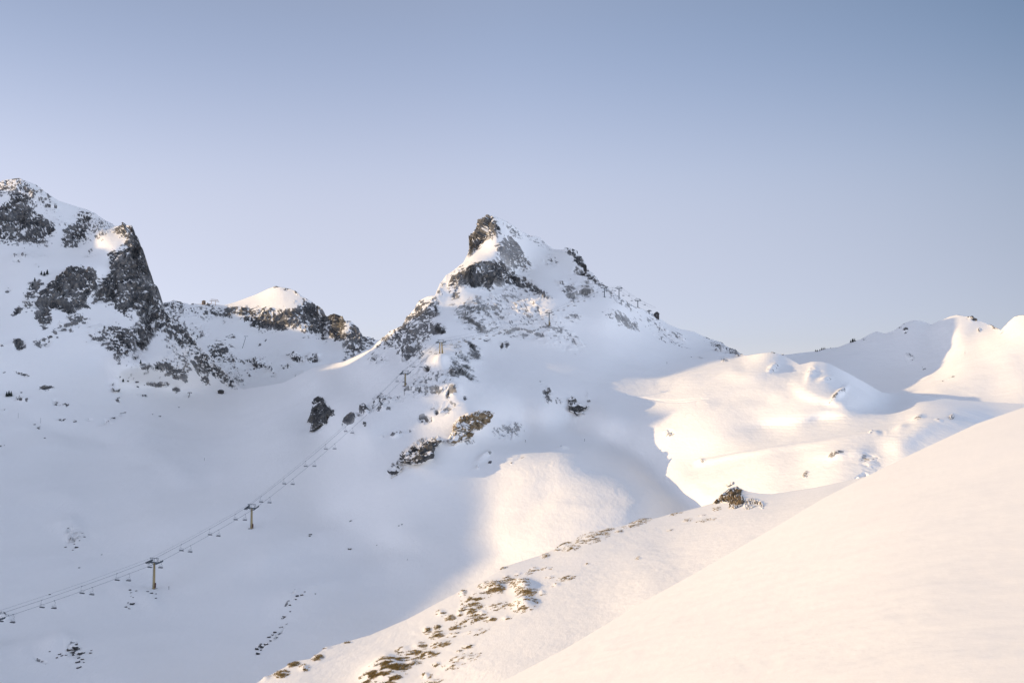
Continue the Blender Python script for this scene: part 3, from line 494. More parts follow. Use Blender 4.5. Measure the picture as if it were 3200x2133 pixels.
prof = [(0, 1.0, 0), (-60, 1.0, -45), (-160, 1, -125), (-380, 1, -260), (-900, 1, -480), (30, 1, -30), (80, 1, -85), (150, 1, -170), (210, 1, -320)]
prof = sorted(prof, key=lambda p: p[0])
rows_ = []
for dx, _, dz in prof:
    rows_.append(np.stack([np.full_like(yy, -1000.0 + dx) , yy, np.maximum(hh + dz + (6 * fbm(np.stack([yy / 60, yy * 0 + dx / 60, yy * 0], -1), 3, 9) if dx else 0), -140)], -1))
Pr = np.array(rows_)
tag(gridmesh("shading_mountain_range", Pr, {"rock": np.zeros(Pr.shape[:2])}, M_terr), kind="structure")
# lowest ground, one sheet out to the horizon
gv = [(-9000, -9000, -150), (9000, -9000, -150), (9000, 9000, -150), (-9000, 9000, -150)]
o = polymesh("ground", gv, [(0, 1, 2, 3)], M_front); tag(o, kind="structure")
# ------------------------------------------------------------------ things standing on the terrain
def project(P):
    P = np.asarray(P, float); y = P[..., 1] * CP + P[..., 2] * SP; z = -P[..., 1] * SP + P[..., 2] * CP
    return 1600 + F * P[..., 0] / y, 1066.5 - F * z / y
class Ground:
    def __init__(self, P, nb, u0, step):
        self.P = P[nb:]; self.u0 = u0; self.step = step
        self.PU, self.PV = project(self.P)
    def __call__(self, u, v):
        i = int(round((u - self.u0) / self.step)); lo = max(0, i - 6); hi = i + 7
        d = (self.PU[:, lo:hi] - u) ** 2 + (self.PV[:, lo:hi] - v) ** 2
        j, k = np.unravel_index(np.argmin(d), d.shape); return self.P[j, lo + k].copy()
GM = Ground(Pm, len(BACK), -400, 2.3); GF = Ground(Pf_, len(BACK), 300, 2.2)
GBW = Ground(Pb, len(BACK), 2250, 2.6); GG = Ground(Pg, 5, 500, 2.0)

class MB:                             # mesh builder in local coordinates
    def __init__(self): self.v = []; self.f = []
    def box(self, c, s, M=None):
        n = len(self.v); c = np.array(c, float); s = np.array(s, float) / 2
        for a in (-1, 1):
            for b in (-1, 1):
                for d in (-1, 1):
                    p = np.array([a, b, d]) * s
                    if M is not None: p = M @ p
                    self.v.append(tuple(c + p))
        for q in ((0, 1, 3, 2), (4, 6, 7, 5), (0, 4, 5, 1), (2, 3, 7, 6), (0, 2, 6, 4), (1, 5, 7, 3)):
            self.f.append(tuple(n + k for k in q))
        return self
    def tube(self, pts, r, seg=8, cap=True):
        pts = [np.array(p, float) for p in pts]; r = [r] * len(pts) if np.isscalar(r) else r; n0 = len(self.v)
        for i, p in enumerate(pts):
            t = pts[min(i + 1, len(pts) - 1)] - pts[max(i - 1, 0)]; t /= np.linalg.norm(t) + 1e-9
            a = np.cross(t, [0, 0, 1] if abs(t[2]) < .9 else [1, 0, 0]); a /= np.linalg.norm(a); b = np.cross(t, a)
            for k in range(seg):
                w = 2 * math.pi * k / seg; self.v.append(tuple(p + (a * math.cos(w) + b * math.sin(w)) * r[i]))
        for i in range(len(pts) - 1):
            for k in range(seg):
                a0 = n0 + i * seg; self.f.append((a0 + k, a0 + (k + 1) % seg, a0 + seg + (k + 1) % seg, a0 + seg + k))
        if cap:
            self.f.append(tuple(n0 + k for k in range(seg))[::-1]); self.f.append(tuple(n0 + (len(pts) - 1) * seg + k for k in range(seg)))
        return self
    def poly(self, vs, fs):
        n = len(self.v); self.v += [tuple(map(float, q)) for q in vs]; self.f += [tuple(n + k for k in q) for q in fs]; return self
    def build(self, name, mat, parent=None, smooth=False): return polymesh(name, self.v, self.f, mat, parent, smooth)
def empty(name, loc, rz=0.0):
    o = bpy.data.objects.new(name, None); o.empty_display_size = 1; o.location = tuple(map(float, loc)); o.rotation_euler = (0, 0, rz); return link(o)
def copy_tree(o, parent=None):
    c = o.copy(); C.objects.link(c); c.parent = parent
    for ch in [q for q in C.objects if q.parent is o]: copy_tree(ch, c)
    return c
M_yel = plain("ochre_paint", (0.33, 0.25, 0.115), 0.5, var=0.18, scale=0.8)
M_steel = plain("grey_steel", (0.085, 0.105, 0.12), 0.55, 0.3)
M_lsteel = plain("galvanised_steel", (0.28, 0.31, 0.33), 0.5, 0.4)
M_seat = plain("dark_seat", (0.05, 0.055, 0.065), 0.6)
M_red = plain("dark_red_paint", (0.07, 0.016, 0.018), 0.5)
M_conc = plain("concrete", (0.22, 0.21, 0.20), 0.9)
M_wood = plain("dark_wood", (0.045, 0.04, 0.038), 0.8)
M_roof = plain("dark_roof", (0.05, 0.055, 0.06), 0.7)
M_tan = plain("tan_wood", (0.32, 0.20, 0.11), 0.8)
M_glass = plain("window_glass", (0.04, 0.05, 0.06), 0.15)
M_snowcap = plain("snow_cap", (0.88, 0.88, 0.88), 0.8, var=0.02)

# ---- chairlift: line direction in plan, up the valley
LD = np.array([0.435, 0.90, 0]); LD /= np.linalg.norm(LD); PD = np.array([LD[1], -LD[0], 0])
LANG = math.atan2(LD[1], LD[0]) - math.pi / 2          # local +y along the line, local +x to the right of it
#        u_base v_base v_arm style
TW = [(-18, 2014, 1934, 'y', "yellow chairlift tower cut off by the left edge of the photo"),
      (480, 1838, 1757, 'y', "yellow single pole chairlift tower with dark red box, lowest whole one in the valley"),
      (786, 1650, 1587, 'y', "yellow single pole chairlift tower standing alone mid slope above the valley"),
      (1265, 1206, 1167, 'y', "short yellow chairlift tower at the foot of the rocky spur"),
      (1377, 1104, 1070, 'd', "chairlift tower on two sunlit orange yellow poles on the rocky spur"),
      (1717, 1017, 977, 'm', "chairlift tower with grey top and ochre foot in the middle of the shaded face"),
      (1888, 928, 899, 'g', "grey chairlift tower just below the right ridge of the peak, against snow"),
      (1934, 932, 901, 'g', "tallest grey chairlift tower on the skyline of the right ridge"),
      (1993, 960, 939, 'g', "short grey chairlift tower on the skyline nearest the hut")]
heads = []; anchors_L = []; anchors_R = []; comm = []
tow_pts = []
for (u, vb, va, st, lab) in TW:
    g = GM(max(u, -390), vb)
    h = g[1] * ((vb - va) / F) * 1.0
    # arm height so that the arm is seen at row va
    x, y, z = ray(u, va); top = float(z / y * g[1]); h = top - g[2]
    tow_pts.append((g, h))
for i, (u, vb, va, st, lab) in enumerate(TW):
    g, h = tow_pts[i]; H = g + np.array([0, 0, h]); heads.append(H)
for i, (u, vb, va, st, lab) in enumerate(TW):
    g, h = tow_pts[i]; t = empty("chairlift_tower", g - np.array([0, 0, 0.3]), LANG)
    tag(t, lab, "chairlift tower", "towers of the chairlift")
    a = heads[max(i - 1, 0)]; b = heads[min(i + 1, len(heads) - 1)]; dd = b - a
    pitch = math.atan2(dd[2], math.hypot(dd[0], dd[1])); h += 0.3
    Rx = np.array([[1, 0, 0], [0, math.cos(pitch), -math.sin(pitch)], [0, math.sin(pitch), math.cos(pitch)]])
    w = 2.35; k = 1.0
    r0, r1 = (0.50, 0.36) if st != 'g' else (0.40, 0.30)
    if st == 'd':
        MB().tube([(-0.75, 0, 0), (-0.75, 0, h - 0.1)], [0.34, 0.28], 12).build("pole", M_yel, t, True)
        MB().tube([(0.75, 0, 0), (0.45, 0, h - 0.1)], [0.34, 0.28], 12).build("pole", M_yel, t, True)
        MB().tube([(0.75, 0.9, 0), (0.45, 0.3, h - 0.1)], [0.30, 0.24], 12).build("pole", M_yel, t, True)
    elif st == 'm':
        MB().tube([(0, 0, 0), (0, 0, h * .4)], [0.60, 0.42], 12).build("pole", M_yel, t, True)
        MB().tube([(0, 0, h * .4), (0, 0, h)], [0.36, 0.32], 12).build("upper_pole", M_steel, t, True)
    else:
        MB().tube([(0, 0, 0), (0, 0, h * .08), (0, 0, h)], [r0 * 1.25, r0, r1], 12).build("pole", M_yel if st == 'y' else M_steel, t, True)
    m = MB(); m.box((0, 0, 0.1), (2.0, 2.0, 0.55)); m.build("base", M_conc, t)
    m = MB(); m.box((0, 0, h + 0.05), (2 * w - 0.5, 0.42, 0.42)); m.tube([(-1.5, 0, h - .1), (-.3, 0, h - .8)], .1, 6).tube([(1.5, 0, h - .1), (.3, 0, h - .8)], .1, 6)
    m.build("crossarm", M_steel, t)
    for s in (-1, 1):
        m = MB(); c = np.array([s * w, 0, h + 0.10]); m.box(c, (0.22, 3.4, 0.26), Rx)
        for q in (-1.5, -.9, -.3, .3, .9, 1.5):
            p = c + Rx @ np.array([s * .16, q, .24]); m.tube([p - [.09, 0, 0], p + [.09, 0, 0]], .24, 10)
        m.box(c + np.array([-s * .45, 0, -.25]), (0.5, 2.6, 0.06), Rx)
        m.tube([c + Rx @ np.array([-s * .7, 1.3, -.2]), c + Rx @ np.array([-s * .7, 1.3, .6]), c + Rx @ np.array([-s * .7, -1.3, .6]), c + Rx @ np.array([-s * .7, -1.3, -.2])], .035, 5)
        m.build("sheave_train", M_steel, t)
    if i != 6 and st != 'd' or st == 'd':
        m = MB(); gw = 1.75
        for s in (-1, 1): m.tube([(s * gw, 0, h + .2), (s * gw, 0, h + 1.55)], .09, 6)
        m.tube([(-gw - .35, 0, h + 1.6), (gw + .35, 0, h + 1.6)], .11, 6); m.tube([(0, 0, h + .2), (0, 0, h + 1.6)], .05, 6)
        m.tube([(-gw, 0, h + .5), (-gw + .9, 0, h + 1.6)], .05, 5); m.tube([(gw, 0, h + .5), (gw - .9, 0, h + 1.6)], .05, 5)
        m.build("lifting_frame", M_steel, t)
    if st == 'y' or st == 'm':
        m = MB(); m.box((r0 + .28, -.1, h * .17), (.28, .4, h * .18)); m.build("control_box", M_red, t)
        m = MB()
        for s in (-.2, .2): m.tube([(s, -r0 - .12, .8), (s, -r1 - .14, h - .4)], .03, 4)
        for q in np.arange(1.0, h - .5, .4): m.tube([(-.2, -r0 - .12 + (r0 - r1) * q / h, q), (.2, -r0 - .12 + (r0 - r1) * q / h, q)], .02, 4)
        m.build("ladder", M_lsteel, t)
    base = heads[i]
    anchors_L.append(base - PD * w + np.array([0, 0, .42])); anchors_R.append(base + PD * w + np.array([0, 0, .42])); comm.append(base - PD * 1.2 + np.array([0, 0, 1.75]))

SAG = [0.5, 0.5, 2.6, 0.3, 2.6, 0.6, 0.3, 0.3]
end = heads[-1] + LD * 42 + np.array([0, 0, -2.5]); start = heads[0] - LD * 60 + np.array([0, 0, -4])
def rope_path(an, off, sags=SAG):
    pts = [start + off]; A = [start + off] + an + [end + off]; S = [0.5] + list(sags) + [0.2]; out = []
    for a, b, s in zip(A[:-1], A[1:], S):
        for t in np.linspace(0, 1, 14)[:-1]: out.append(a + (b - a) * t - np.array([0, 0, 4 * s * t * (1 - t)]))
    out.append(A[-1]); return np.array(out)
ropeL = rope_path(anchors_L, -PD * 2.35); ropeR = rope_path(anchors_R, PD * 2.35)
turn = [end + PD * 2.35 * math.cos(a) * -1 + LD * 2.35 * math.sin(a) for a in np.linspace(0, math.pi, 9)][1:-1]
m = MB(); m.tube(list(ropeL) + turn + list(ropeR[::-1]), 0.045, 5); o = m.build("haul_rope", M_steel)
tag(o, "long dark steel haul rope looping up the slope over all the chairlift towers", "cable")
cp = rope_path(comm, -PD * 1.2 + np.array([0, 0, 1.3]), [s * .75 for s in SAG]); m = MB(); m.tube(list(cp), 0.025, 5); o = m.build("communication_cable", M_steel)
tag(o, "thin signal cable strung above the left haul rope of the chairlift", "cable")

# ---- one chair with its parts, then copies
def make_chair():
    t = empty("lift_chair", (0, 0, 0)); m = MB()
    m.tube([(0, 0, 0.05), (-.02, -.12, -.3), (-.02, -.38, -.75), (0, -.35, -1.15), (0, 0, -1.32)], .035, 6); m.box((0, 0, .02), (.14, .42, .16)); m.build("hanger", M_steel, t)
    m = MB(); m.tube([(-.78, 0, -1.35), (.78, 0, -1.35)], .03, 6)
    for s in (-1, 1): m.tube([(s * .78, 0, -1.35), (s * .86, .05, -1.7), (s * .86, -.1, -2.28), (s * .8, .4, -2.3)], .024, 6)
    m.build("frame", M_lsteel, t)
    MB().box((0, .14, -2.30), (1.85, .55, .24)).build("seat", M_seat, t)
    MB().box((0, -.12, -2.0), (1.66, .05, .18)).build("backrest", M_lsteel, t)
    MB().tube([(-.8, .1, -1.62), (-.75, .5, -1.66), (.75, .5, -1.66), (.8, .1, -1.62)], .02, 5).build("safety_bar", M_lsteel, t)
    return t
chair0 = make_chair(); first = True
LU = [131, 256, 366, 468, 567, 656, 736, 816, 888, 955, 1018, 1080, 1130, 1191, 1241, 1293, 1345, 1385, 1435, 1479, 1521, 1562, 1601, 1638, 1675, 1710, 1744, 1775, 1807, 1838, 1866, 1895, 1922, 1948, 1974]
RU = [41, 170, 288, 403, 503, 595, 683, 766, 843, 915, 983, 1046, 1101, 1160, 1216, 1263, 1315, 1362, 1410, 1457, 1500, 1543, 1584, 1621, 1660, 1695, 1729, 1762, 1795, 1826, 1856, 1885, 1914, 1940, 1966, 2015]
LU = [2] + LU
ORD = ['first','second','third','fourth','fifth','sixth','seventh','eighth','ninth','tenth','eleventh','twelfth','thirteenth','fourteenth','fifteenth','sixteenth','seventeenth','eighteenth','nineteenth','twentieth'] + ['twenty-' + q for q in ('first','second','third','fourth','fifth','sixth','seventh','eighth','ninth')]
def place(rope, us, side):
    cnt = {}
    global first
    pu, pv = project(rope)
    for u in us:
        k = int(np.clip(np.searchsorted(pu, u) - 1, 0, len(pu) - 2)); w = (u - pu[k]) / (pu[k + 1] - pu[k]); p = rope[k] * (1 - w) + rope[k + 1] * w
        c = chair0 if first else copy_tree(chair0); first = False
        c.location = tuple(p); c.rotation_euler = (0, 0, LANG + random.uniform(-.04, .04) + (math.pi if side == 'R' else 0))
        if u < 480: where = "below the first yellow tower"
        elif u < 786: where = "between the two valley towers"
        elif u < 1265: where = "above the second valley tower"
        elif u < 1400: where = "beside the rocky spur"
        elif u < 1717: where = "left of the ochre and grey tower"
        elif u < 1888: where = "below the right ridge"
        else: where = "among the grey ridge towers"
        cnt[where] = cnt.get(where, 0) + 1
        tag(c, "%s empty chair from below, %s line, %s" % (ORD[cnt[where] - 1], "left" if side == 'L' else "right", where), "lift chair", "empty %s line chairs %s" % ("left" if side == 'L' else "right", where))
place(ropeL, LU, 'L'); place(ropeR, RU, 'R')

# ---- huts and stations
def gable_hut(name, g, w, d, h, rh, rz, mw, mr, lab, cat, legs=0.0, win=True):
    t = empty(name, g - np.array([0, 0, legs + .4]), rz); b = legs + .4
    m = MB(); m.poly([(-w/2,-d/2,0),(w/2,-d/2,0),(w/2,d/2,0),(-w/2,d/2,0),(-w/2,-d/2,b+h),(w/2,-d/2,b+h),(w/2,d/2,b+h),(-w/2,d/2,b+h),(0,-d/2,b+h+rh),(0,d/2,b+h+rh)],
        [(0,3,2,1),(0,1,5,8,4),(2,3,7,9,6),(1,2,6,5),(3,0,4,7),(4,8,9,7),(5,6,9,8)]); m.build("wall", mw, t)
    m = MB(); o_ = .35; th = .14
    for s in (-1, 1):
        x1 = s * (w/2 + o_); z1 = b + h - o_ * rh / (w/2) + .02; z0 = b + h + rh + .02
        m.poly([(0,-d/2-o_,z0),(x1,-d/2-o_,z1),(x1,d/2+o_,z1),(0,d/2+o_,z0),(0,-d/2-o_,z0+th),(x1,-d/2-o_,z1+th),(x1,d/2+o_,z1+th),(0,d/2+o_,z0+th)],
            [(0,1,2,3),(4,7,6,5),(0,4,5,1),(1,5,6,2),(2,6,7,3),(3,7,4,0)])
    r = m.build("roof", mr, t)
    if win:
        f = MB().box((-w*.18, -d/2 - .03, b + h*.6), (w*.26, .06, h*.3)).build("window", M_lsteel, t); MB().box((-w*.18, -d/2 - .08, b + h*.6), (w*.2, .04, h*.24)).build("pane", M_glass, f)
        MB().box((w*.22, -d/2 - .04, b + h*.38), (w*.26, .08, h*.72)).build("door", M_wood, t)
    return tag(t, lab, cat)
g = GM(2053, 994); gable_hut("mountain_hut", g, 3.6, 3.4, 3.9, 1.6, R(12), M_wood, M_roof, "small dark gabled mountain hut perched on the right ridge against the sky", "hut", legs=1.0)
m_ = GM(2028, 978); t = empty("lift_terminal", m_ - np.array([0, 0, .5]), LANG); tag(t, "low dark chairlift top terminal beside the ridge hut", "lift terminal")
MB().tube([(0, 0, 0), (0, 0, 2.2)], [.5, .35], 10).build("column", M_steel, t)
MB().tube([(0, 0, 2.3), (0, 0, 2.55)], 2.3, 24).build("bullwheel", M_steel, t)
MB().box((0, 1.0, 2.9), (1.6, 3.6, .55)).box((0, -1.3, 2.75), (.5, 1.6, .3)).build("machinery_cover", M_roof, t)
g = GM(690, 1229); gable_hut("ski_hut", g, 4.2, 3.0, 2.2, 1.0, R(-20), M_wood, M_roof, "tiny dark hut where the left mountain meets the snow saddle", "hut", win=False)
g = GF(637, 950); gable_hut("summit_station", g, 5.2, 5.0, 4.6, 1.3, R(20), M_tan, M_roof, "tan sunlit station building on the far ridge skyline", "building")
g = GF(668, 951); t = empty("lift_gantry", g - np.array([0, 0, 2.0]), R(10)); tag(t, "sunlit steel lift gantry on legs beside the far ridge building", "lift gantry")
for x in (-3.6, 2.6): MB().tube([(x, 0, 0), (x + .5, 0, 8.0)], .32, 8).build("leg", M_tan, t)
m = MB(); m.tube([(-6, 0, 8), (7.5, 0, 6.6)], .35, 6).tube([(-4, 0, 10), (5.5, 0, 9.4)], .25, 6)
for a in np.linspace(-4, 5, 7): m.tube([(a, 0, 8.0 - .07 * a), (a + .9, 0, 10 - .06 * a)], .14, 5)
m.tube([(5.5, 0, 9.4), (8, 0, 5.6)], .25, 6); m.build("truss", M_tan, t)
g = GF(655, 951); t = tag(MB().box((0, 0, .9), (3.4, 1.6, 1.0)).tube([(-2, 0, 1.5), (2.2, 0, .8)], .2, 6).build("snow_groomer_shed", M_tan), "low tan shed between the far station and its gantry", "shed"); t.location = tuple(g)
def tbar(g, top, lab, mat, arm=5.0, grp="drag lift pylons"):
    t = empty("drag_lift_pylon", g); d = np.array(top) - g
    MB().tube([(0, 0, 0), tuple(d)], [.34, .24], 8).build("pole", mat, t); MB().box(tuple(d), (arm, .4, .4)).build("crossarm", mat, t)
    for s in (-1, 1): MB().box(tuple(d + np.array([s * arm * .45, 0, -.35])), (.35, 1.8, .4)).build("sheave_train", mat, t)
    return tag(t, lab, "lift pylon", grp)
g = GF(757, 1087); x, y, z = ray(769, 1050); D_ = g[1] - 2; tbar(g, (x / y * D_, D_, z / y * D_), "tall grey leaning drag lift pylon on the far shaded snowfield", M_steel)
g = GM(590, 1241); x, y, z = ray(593, 1226); D_ = g[1]; tbar(g, (x / y * D_, D_, z / y * D_), "small brown drag lift pylon at the foot of the left mountain", M_wood, 3.2)

# ---- conifers
M_fol = plain("dark_needles", (0.022, 0.032, 0.028), 0.9, var=0.5, scale=1.5)
M_bark = plain("bark", (0.06, 0.045, 0.035), 0.9)
def make_tree(seed):
    rr = random.Random(seed); t = empty("conifer_tree", (0, 0, 0))
    MB().tube([(0, 0, -.4), (0, 0, .5), (rr.uniform(-.03, .03), 0, .93)], [.035, .028, .008], 7).build("trunk", M_bark, t)
    vs = []; fs = []
    for k in range(170):
        z = .1 + .88 * (k / 170.0) ** .9; rad = .30 * (1 - z) ** .8 * rr.uniform(.65, 1.15) + .01; a = rr.uniform(0, 6.283); w = rr.uniform(.03, .075)
        for q in range(3):
            f0 = q / 3.0; c0 = (math.cos(a) * rad * f0, math.sin(a) * rad * f0, z + .03 - .05 * f0); c1 = (math.cos(a) * rad * (f0 + .42), math.sin(a) * rad * (f0 + .42), z - .02 - .09 * f0)
            px, py = -math.sin(a) * w, math.cos(a) * w; n = len(vs)
            vs += [(c0[0] + px, c0[1] + py, c0[2] - .03), (c0[0] - px, c0[1] - py, c0[2] - .03), c1, (c0[0], c0[1], c0[2] + .04)]; fs += [(n, n + 1, n + 2), (n, n + 2, n + 3), (n + 1, n + 3, n + 2)]
    polymesh("crown", vs, fs, M_fol, t)
    return t
protos = [make_tree(k) for k in range(3)]; used = [False] * 3
TREES = [(GM, 384, 1194, 4.5, 'k'), (GM, 409, 1170, 4.5, 'k'), (GM, 403, 1178, 3.6, 'k'), (GM, 417, 1183, 3.4, 'k'), (GM, 440, 1138, 4.2, 'k'), (GM, 461, 1154, 3.6, 'k'), (GM, 478, 1154, 3.8, 'k'), (GM, 486, 1152, 4.2, 'k'), (GM, 492, 1154, 5.0, 'k'), (GM, 503, 1158, 4.6, 'k'), (GM, 499, 1179, 3.6, 'k'), (GM, 376, 1180, 2.6, 'k'), (GM, 625, 1162, 3.2, 'k'),
         (GM, 20, 1238, 4.6, 'l'), (GM, 27, 1239, 5.4, 'l'), (GM, 34, 1238, 4.8, 'l'), (GM, 130, 860, 4.6, 'u'), (GM, 138, 862, 5.2, 'u'), (GM, 147, 859, 6.0, 'u'), (GM, 109, 880, 4.2, 'u'), (GM, 102, 894, 4.2, 'u'), (GM, 93, 905, 3.6, 'u'),
         (GBW, 2549, 1098, 4.2, 'r'), (GBW, 2554, 1098, 4.0, 'r'), (GBW, 2562, 1096, 3.6, 'r'), (GBW, 2567, 1094, 4.6, 'r'), (GBW, 2573, 1092, 4.4, 'r'), (GBW, 2577, 1091, 3.6, 'r'), (GBW, 2596, 1088, 2.2, 'r'), (GBW, 2659, 1070, 4.2, 's'), (GBW, 2663, 1069, 5.2, 's'), (GBW, 2667, 1068, 5.4, 's'), (GBW, 2671, 1067, 4.6, 's')]
TLAB = {'k': ("small dark conifer on the left knoll", "conifers on the left knoll"), 'l': ("dark conifer in the clump at the left edge", "conifers at the left edge"),
        'u': ("dark conifer high on the left mountain", "conifers high on the left mountain"), 'r': ("tiny dark conifer, lower row on right skyline", "lower conifers on the right skyline"), 's': ("tiny dark conifer, upper clump on right skyline", "upper conifers on the right skyline")}
TREES.sort(key=lambda q: (q[4], q[1])); tcount = {}
for i, (G_, u, v, hgt, key) in enumerate(TREES):
    k = i % 3; c = copy_tree(protos[k]) if used[k] else protos[k]; used[k] = True
    p = G_(u, v); c.location = tuple(p); hgt *= {'k': .8, 'l': .85, 'u': .8, 'r': .55, 's': .65}[key]; c.scale = (hgt * 1.15, hgt * 1.15, hgt); c.rotation_euler = (0, 0, random.uniform(0, 6)); tcount[key] = tcount.get(key, 0) + 1; tag(c, TLAB[key][0] + ", %s from the left" % ORD[tcount[key] - 1], "tree", TLAB[key][1])

# ---- rock outcrops: closed shells bulging out of the snow
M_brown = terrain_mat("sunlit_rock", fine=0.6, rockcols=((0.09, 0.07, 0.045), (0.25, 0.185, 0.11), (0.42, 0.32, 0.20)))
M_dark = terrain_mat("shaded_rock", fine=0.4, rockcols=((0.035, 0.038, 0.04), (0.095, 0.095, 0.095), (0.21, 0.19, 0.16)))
def outcrop(poly, G_, bulge, mat, lab, seed, snow=0.0, step=1.5, fac=(7.0, 2.6, 1.1), amp=(1.6, .8, .35), edge=0.3, cat="rock outcrop"):
    a = np.array(poly, float); us = np.arange(a[:, 0].min() - 6, a[:, 0].max() + 6, step); vs = np.arange(a[:, 1].min() - 6, a[:, 1].max() + 6, step)
    U, V = np.meshgrid(us, vs); sd = polysd(poly, U, V); sd = sd + fbm(np.stack([U / 14, V / 14, U * 0 + seed], -1), 3, seed) * 3.0
    w = edge * max(8.0, sd.max()); t = np.clip(sd / w, 0, 1); b = bulge * np.sqrt(1 - (1 - t) ** 2)
    # distance of the snow surface behind
    gx = np.linspace(0, len(us) - 1, max(3, len(us) // 8)).astype(int); gy = np.linspace(0, len(vs) - 1, max(3, len(vs) // 8)).astype(int)
    g = np.array([[G_(us[i], vs[j])[1] for i in gx] for j in gy]); D0 = np.array([np.interp(np.arange(len(us)), gx, r) for r in g]); D0 = np.array([np.interp(np.arange(len(vs)), gy, c) for c in D0.T]).T
    D_ = D0 - b + np.where(sd < 0, 1.2, 0); P = at(U, V, D_); N = gnormals(P); Q = P + fbm(P / fac[0], 2, seed + 1)[..., None] * fac[0] * .3
    f = sum(am * facets(Q * [1, .8, .8] / fc + seed, seed * 7 + 11 * k) for k, (fc, am) in enumerate(zip(fac, amp)))
    P = P + N * (f * np.clip(sd / 4, 0, 1))[..., None]
    N2 = gnormals(P); up = abs(N2[..., 2]); n = fbm(P / np.array([fac[1], fac[1], fac[1] * .5]), 4, seed + 3, .65)
    rock = np.clip(.95 - (up - .55) * 1.6 + n * 1.2 - snow - .5 * sstep(6, 0, sd), 0, 1.2)
    sdc = sd[:-1, :-1]; o = gridmesh("rock_outcrop", P, {"rock": rock}, mat, sdc > -3); return tag(o, lab, cat)
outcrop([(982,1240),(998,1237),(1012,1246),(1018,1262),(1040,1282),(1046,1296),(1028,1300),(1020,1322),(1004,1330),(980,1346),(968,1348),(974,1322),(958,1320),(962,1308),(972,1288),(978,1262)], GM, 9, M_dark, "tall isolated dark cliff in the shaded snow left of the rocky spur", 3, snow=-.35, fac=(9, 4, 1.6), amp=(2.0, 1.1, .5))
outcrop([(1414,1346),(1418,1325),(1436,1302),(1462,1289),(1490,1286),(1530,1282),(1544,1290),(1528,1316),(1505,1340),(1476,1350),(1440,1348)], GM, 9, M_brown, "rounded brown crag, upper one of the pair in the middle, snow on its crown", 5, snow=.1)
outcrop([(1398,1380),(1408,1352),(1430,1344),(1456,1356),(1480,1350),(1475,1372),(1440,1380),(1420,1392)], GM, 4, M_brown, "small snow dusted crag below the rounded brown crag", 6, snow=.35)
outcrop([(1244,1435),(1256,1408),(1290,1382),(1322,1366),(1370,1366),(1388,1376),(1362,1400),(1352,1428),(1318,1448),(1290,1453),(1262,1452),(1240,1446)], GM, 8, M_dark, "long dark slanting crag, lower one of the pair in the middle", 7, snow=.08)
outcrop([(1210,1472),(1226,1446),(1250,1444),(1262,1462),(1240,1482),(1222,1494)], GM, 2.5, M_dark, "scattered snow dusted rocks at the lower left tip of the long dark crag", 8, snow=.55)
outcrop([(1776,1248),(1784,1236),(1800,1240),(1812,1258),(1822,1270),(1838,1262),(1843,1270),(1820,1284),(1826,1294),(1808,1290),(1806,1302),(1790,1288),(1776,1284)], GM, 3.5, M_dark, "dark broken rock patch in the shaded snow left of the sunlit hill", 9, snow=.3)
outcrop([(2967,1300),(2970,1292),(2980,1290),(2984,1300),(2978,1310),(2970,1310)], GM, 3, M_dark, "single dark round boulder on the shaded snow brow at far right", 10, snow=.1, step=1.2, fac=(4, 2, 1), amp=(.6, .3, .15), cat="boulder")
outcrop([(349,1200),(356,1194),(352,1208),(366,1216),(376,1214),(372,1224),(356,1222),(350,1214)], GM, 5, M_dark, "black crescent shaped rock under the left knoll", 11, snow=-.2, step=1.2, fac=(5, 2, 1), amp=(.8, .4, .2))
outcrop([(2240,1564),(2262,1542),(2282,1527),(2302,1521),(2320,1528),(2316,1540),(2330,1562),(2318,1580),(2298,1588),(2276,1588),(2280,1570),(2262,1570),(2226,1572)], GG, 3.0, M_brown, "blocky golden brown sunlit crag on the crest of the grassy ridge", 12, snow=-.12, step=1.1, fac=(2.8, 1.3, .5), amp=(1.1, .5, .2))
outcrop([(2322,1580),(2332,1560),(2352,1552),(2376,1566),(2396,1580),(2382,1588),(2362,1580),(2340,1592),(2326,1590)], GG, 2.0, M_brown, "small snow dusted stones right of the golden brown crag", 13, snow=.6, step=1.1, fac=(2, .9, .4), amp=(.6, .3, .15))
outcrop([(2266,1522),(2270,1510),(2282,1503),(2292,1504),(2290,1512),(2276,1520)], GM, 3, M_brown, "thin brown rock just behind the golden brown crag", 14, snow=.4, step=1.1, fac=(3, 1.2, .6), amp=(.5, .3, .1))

# ---- loose boulders showing through the valley snow
def make_boulder(seed, name="boulder"):
    n, m_ = 14, 22; vs = []
    th = np.linspace(0, math.pi, n); ph = np.linspace(0, 2 * math.pi, m_, endpoint=False); T, Ph = np.meshgrid(th, ph, indexing='ij')
    P = np.stack([np.sin(T) * np.cos(Ph), np.sin(T) * np.sin(Ph), np.cos(T) * .7], -1); P = P * (1 + .45 * facets(P * 1.1 + seed * 3, seed)[..., None])
    me = bpy.data.meshes.new(name); idx = np.arange(n * m_).reshape(n, m_)
    f = [(int(idx[i, j]), int(idx[i + 1, j]), int(idx[i + 1, (j + 1) % m_]), int(idx[i, (j + 1) % m_])) for i in range(n - 1) for j in range(m_)]
    me.from_pydata([tuple(map(float, q)) for q in P.reshape(-1, 3)], [], f); a = me.attributes.new("rock", 'FLOAT', 'POINT')
    rock = np.clip(1.0 - np.maximum(0, P[..., 2] - .28) * 2.2, 0, 1); a.data.foreach_set("value", rock.ravel().astype(np.float32)); me.materials.append(M_dark); return me
BM = [make_boulder(k) for k in (1, 2, 3, 4)]
